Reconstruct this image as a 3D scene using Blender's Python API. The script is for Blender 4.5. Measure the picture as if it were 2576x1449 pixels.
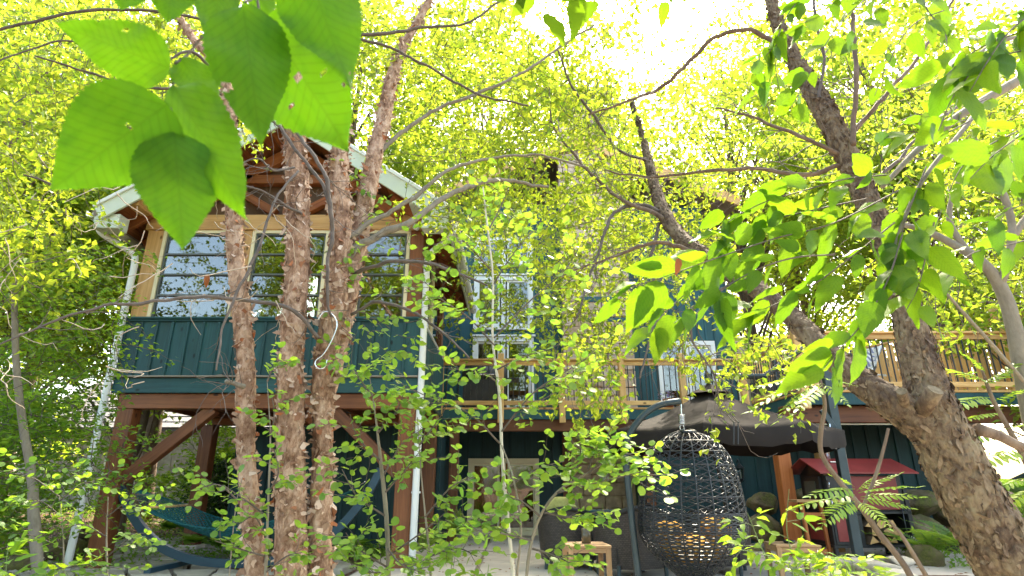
import bpy, bmesh, math, random
import numpy as np
from mathutils import Vector, Matrix, Euler

for o in list(bpy.data.objects): bpy.data.objects.remove(o)
SC = bpy.context.scene
COL = SC.collection
R = math.radians
random.seed(7)

# ------------------------------------------------------------------ camera
F, TH, CH = 1460.0, R(18.75), 1.1            # focal length in pixels of a 2576 px wide frame, upward tilt, eye height
cam_data = bpy.data.cameras.new('camera')
cam_data.sensor_width = 36.0
cam_data.lens = 36.0 * F / 2576.0
cam_data.clip_start, cam_data.clip_end = 0.05, 600
cam_data.dof.use_dof = True
cam_data.dof.focus_distance = 6.0
cam_data.dof.aperture_fstop = 9.0
cam = bpy.data.objects.new('camera', cam_data); COL.objects.link(cam)
cam.location = (0, 0, CH); cam.rotation_euler = (R(90) + TH, 0, 0)
SC.camera = cam

# ------------------------------------------------------------------ sky, sun, exposure
SUN_EL, SUN_AZ = R(52), R(24)                # azimuth measured from +Y towards +X: the sun stands behind the trees
world = bpy.data.worlds.new('World'); SC.world = world; world.use_nodes = True
wn = world.node_tree
bg = wn.nodes['Background']
sky = wn.nodes.new('ShaderNodeTexSky'); sky.sky_type = 'NISHITA'; sky.sun_disc = False
sky.sun_elevation, sky.sun_rotation = SUN_EL, SUN_AZ
sky.air_density, sky.dust_density, sky.ozone_density = 1.0, 4.0, 1.0
tint = wn.nodes.new('ShaderNodeMix'); tint.data_type = 'RGBA'; tint.blend_type = 'MULTIPLY'; tint.inputs[0].default_value = 1.0; tint.inputs[7].default_value = (1.0, .95, .82, 1)   # the photograph's warm white balance, the same over the whole sky
wn.links.new(sky.outputs[0], tint.inputs[6]); wn.links.new(tint.outputs[2], bg.inputs[0]); bg.inputs[1].default_value = 0.15
sl = bpy.data.lights.new('sun', 'SUN'); sl.energy = 2.0; sl.angle = R(1.0); sl.color = (1.0, 0.89, 0.70)
sun = bpy.data.objects.new('sun', sl); COL.objects.link(sun)
sd = Vector((math.sin(SUN_AZ) * math.cos(SUN_EL), math.cos(SUN_AZ) * math.cos(SUN_EL), math.sin(SUN_EL)))
sun.rotation_euler = sd.to_track_quat('Z', 'Y').to_euler(); sun.location = sd * 60
SC.view_settings.view_transform = 'Standard'; SC.view_settings.look = 'None'
SC.view_settings.exposure = 3.1; SC.view_settings.gamma = 1.0
SC.render.engine = 'CYCLES'
cy = SC.cycles
cy.max_bounces, cy.diffuse_bounces, cy.glossy_bounces, cy.transmission_bounces, cy.transparent_max_bounces = 8, 4, 3, 6, 10
cy.use_denoising = True; cy.sample_clamp_indirect = 6.0
cy.caustics_reflective = cy.caustics_refractive = False

# ------------------------------------------------------------------ helpers
_s, _c = math.sin(TH), math.cos(TH)
def at(u, v, Y):
    """world point at depth Y seen at the photograph's (u, v) on a 2576 px wide scale"""
    a, b = (u - 1288) / F, (724.5 - v) / F
    y, z = _c - b * _s, _s + b * _c
    return Vector((a / y * Y, Y, z / y * Y + CH))
def pix(p, Y):
    return p / F * Y                          # roughly how long p pixels are at depth Y

WM = {}
I4 = Matrix.Identity(4)
def put(name, me, parent=None, mat=None, M=None, **props):
    o = bpy.data.objects.new(name, me); COL.objects.link(o)
    if M is None: M = I4
    if parent is not None:
        o.parent = parent; o.matrix_parent_inverse = WM[parent.name].inverted()
    o.matrix_basis = M; WM[o.name] = M.copy()
    if mat is not None and me is not None and len(me.materials) == 0: me.materials.append(mat)
    for k, v in props.items(): o[k] = v
    return o
def thing(name, label, cat, loc=(0, 0, 0), group=None):
    o = put(name, None, None, None, Matrix.Translation(Vector(loc)), label=label, category=cat)
    o.empty_display_size = 0.1
    if group: o['group'] = group
    return o

class MB:
    """collects vertices and faces for ONE mesh"""
    def __init__(s): s.v, s.f, s.n = [], [], 0
    def add(s, V, Fs):
        V = np.asarray(V, float).reshape(-1, 3); s.v.append(V)
        for a in (Fs if isinstance(Fs, list) and len(Fs) and isinstance(Fs[0], np.ndarray) else [np.asarray(Fs, int)]):
            if len(a): s.f.append(a + s.n)
        s.n += len(V); return s
    def poly(s, V, faces):
        V = np.asarray(V, float).reshape(-1, 3); s.v.append(V)
        for f in faces: s.f.append(np.asarray([f], int) + s.n)
        s.n += len(V); return s
    def box(s, c, d, M3=None):
        d = np.asarray(d) / 2
        V = np.array([[x, y, z] for x in (-1, 1) for y in (-1, 1) for z in (-1, 1)]) * d
        if M3 is not None: V = V @ np.array(M3).T
        return s.add(V + np.asarray(c), np.array([[0, 1, 3, 2], [4, 6, 7, 5], [0, 4, 5, 1], [2, 3, 7, 6], [0, 2, 6, 4], [1, 5, 7, 3]]))
    def bar(s, p, q, w, h=None, up=(0, 0, 1)):
        p, q = Vector(p), Vector(q); M = frame(q - p, up)
        return s.box((p + q) / 2, ((q - p).length, w, h or w), M)
    def tube(s, pts, rad, n=8, cap=True, bark=None):
        V, Fs = tube_np(pts, rad, n, cap, bark); return s.add(V, Fs)
    def mesh(s, name='mesh', smooth=False):
        me = bpy.data.meshes.new(name)
        V = np.concatenate(s.v) if s.v else np.zeros((0, 3))
        me.vertices.add(len(V)); me.vertices.foreach_set('co', V.ravel())
        tot = np.concatenate([np.full(len(a), a.shape[1]) for a in s.f]); loops = np.concatenate([a.ravel() for a in s.f])
        me.loops.add(len(loops)); me.loops.foreach_set('vertex_index', loops.astype(np.int32))
        me.polygons.add(len(tot))
        st = np.concatenate([[0], np.cumsum(tot)[:-1]])
        me.polygons.foreach_set('loop_start', st.astype(np.int32)); me.polygons.foreach_set('loop_total', tot.astype(np.int32))
        me.polygons.foreach_set('use_smooth', np.full(len(tot), bool(smooth)))
        me.update(calc_edges=True); me.validate()
        return me
    def build(s, name, mat, parent=None, smooth=False, **props):
        return put(name, s.mesh(name, smooth), parent, mat, None, **props)

def frame(d, up=(0, 0, 1)):
    x = Vector(d).normalized(); up = Vector(up)
    if abs(x.dot(up)) > 0.98: up = Vector((0, 1, 0))
    y = up.cross(x).normalized(); z = x.cross(y)
    return Matrix((x, y, z)).transposed()

def spline(pts, n):
    """Catmull-Rom through rows of pts (any width), n samples per span"""
    P = np.asarray([list(p) for p in pts], float)
    if len(P) < 3: 
        t = np.linspace(0, 1, n + 1)[:, None]; return P[0] + (P[-1] - P[0]) * t
    E = np.vstack([2 * P[0] - P[1], P, 2 * P[-1] - P[-2]]); out = []
    t = np.linspace(0, 1, n, endpoint=False)[:, None]
    for i in range(1, len(E) - 2):
        a, b, c, d = E[i - 1], E[i], E[i + 1], E[i + 2]
        out.append(0.5 * (2 * b + (c - a) * t + (2 * a - 5 * b + 4 * c - d) * t * t + (3 * b - a - 3 * c + d) * t ** 3))
    out.append(P[-1:]); return np.vstack(out)

def hash01(ix, iy, iz, seed):
    h = (ix.astype(np.int64) * 73856093) ^ (iy.astype(np.int64) * 19349663) ^ (iz.astype(np.int64) * 83492791) ^ (seed * 374761393)
    h = (h ^ (h >> 13)) * 1274126177 & 0x7fffffff
    h = (h ^ (h >> 16)) * 668265263 & 0x7fffffff
    return ((h ^ (h >> 15)) & 0xffffff) / float(0x1000000)
def vnoise(P, seed=0):
    P = np.asarray(P, float); i = np.floor(P).astype(np.int64); f = P - i; f = f * f * (3 - 2 * f); o = 0
    for a in (0, 1):
        for b in (0, 1):
            for c in (0, 1):
                w = (f[:, 0] if a else 1 - f[:, 0]) * (f[:, 1] if b else 1 - f[:, 1]) * (f[:, 2] if c else 1 - f[:, 2])
                o = o + w * hash01(i[:, 0] + a, i[:, 1] + b, i[:, 2] + c, seed)
    return o
def fbm(P, seed=0, oct=3):
    o, a = 0, 0.5
    for k in range(oct): o = o + a * vnoise(P * (2 ** k), seed + k); a *= .5
    return o

def tube_np(pts, rad, n=8, cap=True, bark=None):
    P = np.asarray([list(p)[:3] for p in pts], float); m = len(P)
    r = np.full(m, rad, float) if np.isscalar(rad) else np.asarray(rad, float)
    T = np.gradient(P, axis=0); T /= np.linalg.norm(T, axis=1)[:, None] + 1e-12
    a = np.array([0, 0, 1.]) if abs(T[0, 2]) < .9 else np.array([1., 0, 0])
    N = np.zeros((m, 3)); v = a - T[0] * a.dot(T[0]); N[0] = v / np.linalg.norm(v)
    for i in range(1, m):
        v = N[i - 1] - T[i] * N[i - 1].dot(T[i]); N[i] = v / (np.linalg.norm(v) + 1e-12)
    B = np.cross(T, N); ang = np.linspace(0, 2 * np.pi, n, endpoint=False)
    D = N[:, None] * np.cos(ang)[None, :, None] + B[:, None] * np.sin(ang)[None, :, None]
    rr = np.repeat(r[:, None], n, 1)
    if bark is not None:
        L = np.concatenate([[0], np.cumsum(np.linalg.norm(np.diff(P, axis=0), axis=1))])
        rr = rr + bark(D, np.repeat(L[:, None], n, 1), rr, P[:, None] + D * rr[:, :, None])
    V = (P[:, None] + D * rr[:, :, None]).reshape(-1, 3)
    i = np.arange(m - 1)[:, None] * n; j = np.arange(n)[None]; k = (j + 1) % n
    Q = np.stack([i + j, i + k, i + n + k, i + n + j], -1).reshape(-1, 4); fs = [Q]
    if cap:
        V = np.vstack([V, P[0], P[-1]]); c0, c1 = m * n, m * n + 1; j = np.arange(n); k = (j + 1) % n
        fs.append(np.stack([np.full(n, c0), k, j], -1)); e = (m - 1) * n
        fs.append(np.stack([np.full(n, c1), e + j, e + k], -1))
    return V, fs

_boxes = {}
def box_mesh(d, mat, bev=0.006):
    key = (tuple(round(x, 3) for x in d), mat.name)
    if key not in _boxes:
        bm = bmesh.new(); bmesh.ops.create_cube(bm, size=1.0); bmesh.ops.scale(bm, vec=Vector(d), verts=bm.verts)
        b = min(bev, min(d) * .2)
        bmesh.ops.bevel(bm, geom=list(bm.edges), offset=b, segments=1, affect='EDGES', profile=.5)
        me = bpy.data.meshes.new('block'); bm.to_mesh(me); bm.free(); me.materials.append(mat); _boxes[key] = me
    return _boxes[key]
def piece(name, parent, mat, c, d, rot=None, bev=0.006, **props):
    M = Matrix.Translation(Vector(c))
    if rot is not None: M = M @ (rot.to_4x4() if isinstance(rot, Matrix) else Euler(rot).to_matrix().to_4x4())
    return put(name, box_mesh(d, mat, bev), parent, mat, M, **props)
def span(name, parent, mat, lo, hi, bev=0.006, **props):
    """axis aligned board from corner lo to corner hi"""
    return piece(name, parent, mat, [(a + b) / 2 for a, b in zip(lo, hi)], [abs(b - a) for a, b in zip(lo, hi)], None, bev, **props)
def strut(name, parent, mat, p, q, w, h, up=(0, 0, 1), bev=0.006, **props):
    p, q = Vector(p), Vector(q)
    return piece(name, parent, mat, (p + q) / 2, ((q - p).length, w, h), frame(q - p, up), bev, **props)
def lathe(prof, n=24, c=(0, 0, 0), cap=True):
    P = np.array([[0, 0, z] for r, z in prof], float) + np.asarray(c); return P, [r for r, z in prof]
def lathe_mb(mb, prof, n=24, c=(0, 0, 0)):
    ang = np.linspace(0, 2 * np.pi, n, endpoint=False); m = len(prof)
    V = np.array([[r * math.cos(a) + c[0], r * math.sin(a) + c[1], z + c[2]] for r, z in prof for a in ang])
    i = np.arange(m - 1)[:, None] * n; j = np.arange(n)[None]; k = (j + 1) % n
    return mb.add(V, np.stack([i + j, i + k, i + n + k, i + n + j], -1).reshape(-1, 4))

# ------------------------------------------------------------------ materials
def new_mat(name):
    m = bpy.data.materials.new(name); m.use_nodes = True; nt = m.node_tree
    return m, nt, nt.nodes['Principled BSDF']
def N(nt, t, **kw):
    n = nt.nodes.new(t)
    for k, v in kw.items():
        if k in n.inputs: n.inputs[k].default_value = v
        else: setattr(n, k, v)
    return n
def ramp(nt, fac, stops):
    n = nt.nodes.new('ShaderNodeValToRGB'); e = n.color_ramp.elements
    while len(e) < len(stops): e.new(.5)
    for el, (p, c) in zip(e, stops): el.position = p; el.color = (*c, 1)
    nt.links.new(fac, n.inputs[0]); return n.outputs[0]
def coords(nt, scale=(1, 1, 1), rnd=True):
    tc = nt.nodes.new('ShaderNodeTexCoord'); src = tc.outputs['Object']
    if rnd:
        oi = nt.nodes.new('ShaderNodeObjectInfo'); mu = N(nt, 'ShaderNodeVectorMath', operation='MULTIPLY'); mu.inputs[1].default_value = (37, 53, 71)
        nt.links.new(oi.outputs['Random'], mu.inputs[0]); ad = N(nt, 'ShaderNodeVectorMath', operation='ADD')
        nt.links.new(src, ad.inputs[0]); nt.links.new(mu.outputs[0], ad.inputs[1]); src = ad.outputs[0]
    mp = nt.nodes.new('ShaderNodeMapping'); mp.inputs['Scale'].default_value = scale
    nt.links.new(src, mp.inputs[0]); return mp.outputs[0]
def bump(nt, h, b, strength=.3, dist=.01):
    n = N(nt, 'ShaderNodeBump', Strength=strength, Distance=dist); nt.links.new(h, n.inputs['Height']); nt.links.new(n.outputs[0], b.inputs['Normal'])

def plain(name, c, rough=.6, metal=0, var=.25, scale=6., bmp=.15, spec=.5):
    m, nt, b = new_mat(name); co = coords(nt)
    no = N(nt, 'ShaderNodeTexNoise', Scale=scale, Detail=5.0); nt.links.new(co, no.inputs[0])
    lo = [x * (1 - var) for x in c]; hi = [min(1, x * (1 + var)) for x in c]
    nt.links.new(ramp(nt, no.outputs[0], [(.3, lo), (.7, hi)]), b.inputs['Base Color'])
    b.inputs['Roughness'].default_value = rough; b.inputs['Metallic'].default_value = metal; b.inputs['Specular IOR Level'].default_value = spec
    if bmp: 
        n2 = N(nt, 'ShaderNodeTexNoise', Scale=scale * 12, Detail=3.0); nt.links.new(co, n2.inputs[0]); bump(nt, n2.outputs[0], b, bmp, .004)
    return m
def wood(name, c1, c2, axis=0, rough=.65, grain=30., knots=True, spec=.3):
    """axis: the direction the grain runs along in the piece's own coordinates"""
    m, nt, b = new_mat(name); sc = [grain] * 3; sc[axis] = grain * .045
    co = coords(nt, sc); no = N(nt, 'ShaderNodeTexNoise', Scale=1.0, Detail=6.0, Distortion=1.2); nt.links.new(co, no.inputs[0])
    c3 = coords(nt, (1, 1, 1)); big = N(nt, 'ShaderNodeTexNoise', Scale=1.7, Detail=3.0); nt.links.new(c3, big.inputs[0])
    mx = N(nt, 'ShaderNodeMix', data_type='FLOAT'); mx.inputs[0].default_value = .45
    nt.links.new(no.outputs[0], mx.inputs[2]); nt.links.new(big.outputs[0], mx.inputs[3])
    col = ramp(nt, mx.outputs[0], [(.33, c1), (.5, [(x + y) / 2 for x, y in zip(c1, c2)]), (.66, c2)])
    oi = nt.nodes.new('ShaderNodeObjectInfo'); hv = N(nt, 'ShaderNodeHueSaturation'); mr = N(nt, 'ShaderNodeMapRange')
    mr.inputs[3].default_value, mr.inputs[4].default_value = .74, 1.26
    nt.links.new(oi.outputs['Random'], mr.inputs[0]); nt.links.new(mr.outputs[0], hv.inputs['Value']); nt.links.new(col, hv.inputs['Color']); col = hv.outputs[0]
    if knots:
        sk = [5.] * 3; sk[axis] = 2.6; ck = coords(nt, sk); vo = N(nt, 'ShaderNodeTexVoronoi', Scale=1.0); nt.links.new(ck, vo.inputs[0])
        kn = ramp(nt, vo.outputs['Distance'], [(.06, (1, 1, 1)), (.13, (0, 0, 0))]); mk = N(nt, 'ShaderNodeMix', data_type='RGBA', blend_type='MIX')
        nt.links.new(kn, mk.inputs[0]); nt.links.new(col, mk.inputs[6]); mk.inputs[7].default_value = (*[x * .38 for x in c1], 1); col = mk.outputs[2]
    nt.links.new(col, b.inputs['Base Color']); b.inputs['Roughness'].default_value = rough; b.inputs['Specular IOR Level'].default_value = spec
    bump(nt, no.outputs[0], b, .35, .004); return m
def leaf_mat(name, stops, trans, tfac=.5, rough=.45, veins=False, spec=.35):
    m, nt, b = new_mat(name); out = nt.nodes['Material Output']
    ge = nt.nodes.new('ShaderNodeNewGeometry'); oi = nt.nodes.new('ShaderNodeObjectInfo'); ad = N(nt, 'ShaderNodeMath', operation='ADD')
    nt.links.new(ge.outputs['Random Per Island'], ad.inputs[0]); nt.links.new(oi.outputs['Random'], ad.inputs[1])
    fr = N(nt, 'ShaderNodeMath', operation='FRACT'); nt.links.new(ad.outputs[0], fr.inputs[0])
    n = len(stops); col = ramp(nt, fr.outputs[0], [(i / (n - 1), c) for i, c in enumerate(stops)])
    tcol = ramp(nt, fr.outputs[0], [(i / (len(trans) - 1), c) for i, c in enumerate(trans)])
    if veins:
        uv = nt.nodes.new('ShaderNodeUVMap'); uv.uv_map = 'leaf'; sx = nt.nodes.new('ShaderNodeSeparateXYZ'); nt.links.new(uv.outputs[0], sx.inputs[0])
        ab = N(nt, 'ShaderNodeMath', operation='ABSOLUTE'); nt.links.new(sx.outputs[0], ab.inputs[0])
        mu = N(nt, 'ShaderNodeMath', operation='MULTIPLY_ADD'); mu.inputs[1].default_value = -.28; nt.links.new(ab.outputs[0], mu.inputs[0]); nt.links.new(sx.outputs[1], mu.inputs[2])
        m2 = N(nt, 'ShaderNodeMath', operation='MULTIPLY'); m2.inputs[1].default_value = 88.; nt.links.new(mu.outputs[0], m2.inputs[0])
        si = N(nt, 'ShaderNodeMath', operation='SINE'); nt.links.new(m2.outputs[0], si.inputs[0])
        vn = ramp(nt, si.outputs[0], [(.0, (0, 0, 0)), (.80, (.15, .15, .15)), (1., (1, 1, 1))])
        mid = ramp(nt, ab.outputs[0], [(.0, (1, 1, 1)), (.035, (.0, .0, .0))])
        mm = N(nt, 'ShaderNodeMix', data_type='RGBA', blend_type='LIGHTEN'); mm.inputs[0].default_value = 1.; nt.links.new(vn, mm.inputs[6]); nt.links.new(mid, mm.inputs[7])
        nz = N(nt, 'ShaderNodeTexNoise', Scale=5., Detail=5.); tc = nt.nodes.new('ShaderNodeTexCoord'); nt.links.new(tc.outputs['UV'], nz.inputs[0])
        bl = ramp(nt, nz.outputs[0], [(.3, (.72, .80, .75)), (.5, (1, 1, 1)), (.7, (1.0, .96, .9))])
        for nm in ('c', 't'):
            src = col if nm == 'c' else tcol
            mk = N(nt, 'ShaderNodeMix', data_type='RGBA', blend_type='MULTIPLY'); f2 = N(nt, 'ShaderNodeMath', operation='MULTIPLY'); f2.inputs[1].default_value = .34 if nm == 't' else .12
            nt.links.new(mm.outputs[2], f2.inputs[0]); nt.links.new(f2.outputs[0], mk.inputs[0]); mb2 = N(nt, 'ShaderNodeMix', data_type='RGBA', blend_type='MULTIPLY'); mb2.inputs[0].default_value = .8; nt.links.new(src, mb2.inputs[6]); nt.links.new(bl, mb2.inputs[7]); nt.links.new(mb2.outputs[2], mk.inputs[6]); mk.inputs[7].default_value = (.55, .42, .3, 1)
            if nm == 'c': col = mk.outputs[2]
            else: tcol = mk.outputs[2]
        bump(nt, mm.outputs[2], b, .2, .001)
    nt.links.new(col, b.inputs['Base Color']); b.inputs['Roughness'].default_value = rough; b.inputs['Specular IOR Level'].default_value = spec
    tr = nt.nodes.new('ShaderNodeBsdfTranslucent'); nt.links.new(tcol, tr.inputs[0])
    mx = nt.nodes.new('ShaderNodeMixShader'); mx.inputs[0].default_value = tfac
    nt.links.new(b.outputs[0], mx.inputs[1]); nt.links.new(tr.outputs[0], mx.inputs[2]); nt.links.new(mx.outputs[0], out.inputs[0]); return m
def bark_mat(name, stops, scale=14., stretch=(1, 1, .35), rough=.85, bmp=.8):
    """fine stretched grain over broad patches of different tone"""
    m, nt, b = new_mat(name); co = coords(nt, stretch, False); c1 = coords(nt, (1, 1, .7), False)
    no = N(nt, 'ShaderNodeTexNoise', Scale=scale, Detail=9.0, Roughness=.72, Distortion=.5); nt.links.new(co, no.inputs[0])
    bg_ = N(nt, 'ShaderNodeTexNoise', Scale=scale * .45, Detail=4.0, Roughness=.6, Distortion=1.); nt.links.new(c1, bg_.inputs[0])
    fi = N(nt, 'ShaderNodeTexNoise', Scale=scale * 4.5, Detail=4.0, Roughness=.7); nt.links.new(co, fi.inputs[0])
    ge = nt.nodes.new('ShaderNodeNewGeometry')
    mx = N(nt, 'ShaderNodeMix', data_type='FLOAT'); mx.inputs[0].default_value = .45; nt.links.new(no.outputs[0], mx.inputs[2]); nt.links.new(bg_.outputs[0], mx.inputs[3])
    m2 = N(nt, 'ShaderNodeMix', data_type='FLOAT'); m2.inputs[0].default_value = .22; nt.links.new(mx.outputs[0], m2.inputs[2]); nt.links.new(fi.outputs[0], m2.inputs[3])
    m3 = N(nt, 'ShaderNodeMath', operation='MULTIPLY_ADD'); m3.inputs[1].default_value = .14; nt.links.new(ge.outputs['Random Per Island'], m3.inputs[0]); nt.links.new(m2.outputs[0], m3.inputs[2])
    m4 = N(nt, 'ShaderNodeMath', operation='SUBTRACT'); m4.inputs[1].default_value = .07; nt.links.new(m3.outputs[0], m4.inputs[0])
    nt.links.new(ramp(nt, m4.outputs[0], stops), b.inputs['Base Color']); b.inputs['Roughness'].default_value = rough; b.inputs['Specular IOR Level'].default_value = .2
    bump(nt, m2.outputs[0], b, bmp, .03); return m
def island_mat(name, stops, rough=.7, tfac=0):
    m, nt, b = new_mat(name); ge = nt.nodes.new('ShaderNodeNewGeometry')
    nt.links.new(ramp(nt, ge.outputs['Random Per Island'], stops), b.inputs['Base Color']); b.inputs['Roughness'].default_value = rough
    b.inputs['Specular IOR Level'].default_value = .25; return m

TEAL = (.013, .060, .066)
m_teal = wood('teal_stained_board', [x * .75 for x in TEAL], [x * 1.3 for x in TEAL], 2, .6, 26, True, .4)
m_teal_x = wood('teal_stained_beam', [x * .75 for x in TEAL], [x * 1.3 for x in TEAL], 0, .6, 26, True, .4)
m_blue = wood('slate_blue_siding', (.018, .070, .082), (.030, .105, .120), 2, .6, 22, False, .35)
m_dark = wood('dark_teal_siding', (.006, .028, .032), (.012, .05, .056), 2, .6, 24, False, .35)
m_brown = wood('brown_stained_timber', (.095, .030, .010), (.225, .082, .028), 0, .55, 24, True, .4)
m_brown_z = wood('brown_stained_post', (.095, .030, .010), (.225, .082, .028), 2, .55, 24, True, .4)
m_redw = wood('red_brown_boards', (.15, .042, .013), (.33, .115, .038), 0, .6, 24, True)
m_honey = wood('honey_timber', (.36, .19, .065), (.58, .36, .15), 0, .6, 20)
m_honey_z = wood('honey_post', (.36, .19, .065), (.58, .36, .15), 2, .6, 20)
m_cedar = wood('fresh_cedar_rail', (.56, .31, .10), (.78, .51, .22), 0, .6, 22)
m_cedar_z = wood('fresh_cedar_post', (.56, .31, .10), (.78, .51, .22), 2, .6, 22)
m_orange_z = wood('orange_cedar_post', (.30, .085, .02), (.48, .17, .05), 2, .55, 22)
m_teak = wood('teak_slat', (.26, .15, .07), (.42, .27, .14), 0, .65, 34, False)
m_teak_z = wood('teak_leg', (.26, .15, .07), (.42, .27, .14), 2, .65, 34, False)
m_grey_wood = wood('weathered_board', (.22, .19, .15), (.38, .34, .28), 0, .8, 24)
m_white = plain('white_painted_metal', (.74, .76, .74), .35, 0, .06, 3., .03)
m_soffit = plain('pale_green_trim', (.62, .68, .58), .5, 0, .08, 3., .06)
m_cream = plain('cream_frame', (.70, .62, .40), .5, 0, .06, 4., .05)
m_sash = plain('dark_sash', (.075, .085, .075), .4, 0, .1, 6., .05)
m_black = plain('black_metal', (.022, .024, .026), .38, .2, .2, 9., .1)
m_steel_g = plain('grey_blue_steel', (.035, .055, .062), .38, .3, .15, 8., .06)
m_chrome = plain('galvanised_metal', (.62, .63, .64), .25, 1., .08, 12., .05)
m_stone = plain('tan_stone', (.46, .35, .235), .9, 0, .28, 7., .9, .2)
m_stone2 = plain('pinkish_stone', (.52, .41, .31), .9, 0, .25, 6., .9, .2)
m_mortar = plain('mortar', (.30, .25, .19), .95, 0, .2, 30., .4, .1)
m_concrete = plain('patio_concrete', (.50, .44, .37), .85, 0, .16, 2.2, .35, .2)
m_flag = plain('flagstone', (.36, .325, .26), .85, 0, .3, 3.0, .6, .2)
def boulder_mat():
    m, nt, b = new_mat('mossy_boulder'); co = coords(nt)
    n1 = N(nt, 'ShaderNodeTexNoise', Scale=2.2, Detail=7., Roughness=.65); n2 = N(nt, 'ShaderNodeTexNoise', Scale=3.5, Detail=5., Roughness=.7); n3 = N(nt, 'ShaderNodeTexNoise', Scale=28., Detail=6., Roughness=.7)
    for n in (n1, n2, n3): nt.links.new(co, n.inputs[0])
    c1 = ramp(nt, n1.outputs[0], [(.32, (.07, .055, .035)), (.5, (.19, .145, .085)), (.68, (.30, .235, .14))]); c2 = ramp(nt, n3.outputs[0], [(.35, (.06, .075, .015)), (.65, (.16, .165, .045))])
    mx = N(nt, 'ShaderNodeMix', data_type='RGBA'); nt.links.new(ramp(nt, n2.outputs[0], [(.46, (0, 0, 0)), (.60, (.85, .85, .85))]), mx.inputs[0]); nt.links.new(c1, mx.inputs[6]); nt.links.new(c2, mx.inputs[7])
    nt.links.new(mx.outputs[2], b.inputs['Base Color']); b.inputs['Roughness'].default_value = .95; b.inputs['Specular IOR Level'].default_value = .15; bump(nt, n3.outputs[0], b, 1., .03); return m
m_boulder = boulder_mat()
m_grill = plain('grill_cover', (.03, .032, .034), .5, 0, .3, 5., .1)
m_red = plain('red_enamel', (.21, .028, .024), .45, 0, .18, 4., .08)
m_canvas = plain('charcoal_canvas', (.022, .0175, .0155), .85, 0, .2, 3., .25, .2)
m_yellow = plain('mustard_fabric', (.55, .30, .06), .9, 0, .2, 12., .4, .1)
m_olive = plain('olive_cushion', (.40, .38, .13), .9, 0, .25, 14., .4, .1)
m_shingle = plain('grey_shingles', (.26, .23, .21), .9, 0, .2, 30., .5, .2)
m_rope = plain('teal_rope', (.018, .10, .11), .8, 0, .2, 40., .3, .2)
m_blue_steel = plain('blue_hammock_steel', (.018, .055, .085), .4, .2, .15, 6., .06)
m_interior = plain('dark_interior', (.10, .055, .032), .8, 0, .3, 3., .1)
m_log_end = plain('split_firewood', (.55, .34, .14), .9, 0, .3, 9., .5, .1)
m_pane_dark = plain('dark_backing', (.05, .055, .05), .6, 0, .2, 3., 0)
def glass(name, tint=(.62, .64, .60), refl=.07):
    m, nt, b = new_mat(name); out = nt.nodes['Material Output']
    tr = nt.nodes.new('ShaderNodeBsdfTransparent'); tr.inputs[0].default_value = (*tint, 1)
    gl = nt.nodes.new('ShaderNodeBsdfGlossy'); gl.inputs['Roughness'].default_value = .02; gl.inputs[0].default_value = (1, 1, 1, 1)
    fr = nt.nodes.new('ShaderNodeFresnel'); fr.inputs[0].default_value = 1.5; ad = N(nt, 'ShaderNodeMath', operation='ADD', use_clamp=True); ad.inputs[1].default_value = refl
    nz = N(nt, 'ShaderNodeTexNoise', Scale=2.5, Detail=2.); tc = nt.nodes.new('ShaderNodeTexCoord'); nt.links.new(tc.outputs['Object'], nz.inputs[0])
    bu = N(nt, 'ShaderNodeBump', Strength=.03, Distance=.01); nt.links.new(nz.outputs[0], bu.inputs['Height']); nt.links.new(bu.outputs[0], gl.inputs['Normal'])
    nt.links.new(fr.outputs[0], ad.inputs[0]); mx = nt.nodes.new('ShaderNodeMixShader'); nt.links.new(ad.outputs[0], mx.inputs[0])
    nt.links.new(tr.outputs[0], mx.inputs[1]); nt.links.new(gl.outputs[0], mx.inputs[2]); nt.links.new(mx.outputs[0], out.inputs[0]); return m
m_glass = glass('window_glass')
def wicker_mat(name, c, sc=60.):
    m, nt, b = new_mat(name); tc = nt.nodes.new('ShaderNodeTexCoord')
    br = N(nt, 'ShaderNodeTexBrick', Scale=1.0); br.inputs['Color1'].default_value = (*c, 1); br.inputs['Color2'].default_value = (*[x * 1.9 for x in c], 1)
    br.inputs['Mortar'].default_value = (*[x * .2 for x in c], 1); br.inputs['Brick Width'].default_value = .55; br.inputs['Row Height'].default_value = .28; br.inputs['Mortar Size'].default_value = .03
    mp = nt.nodes.new('ShaderNodeMapping'); mp.inputs['Scale'].default_value = (sc, sc, 1); nt.links.new(tc.outputs['UV'], mp.inputs[0]); nt.links.new(mp.outputs[0], br.inputs[0])
    nt.links.new(br.outputs[0], b.inputs['Base Color']); b.inputs['Roughness'].default_value = .5; bump(nt, br.outputs[1], b, -.9, .012); return m
m_wicker = wicker_mat('grey_brown_wicker', (.030, .024, .020), 14.)

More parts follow.
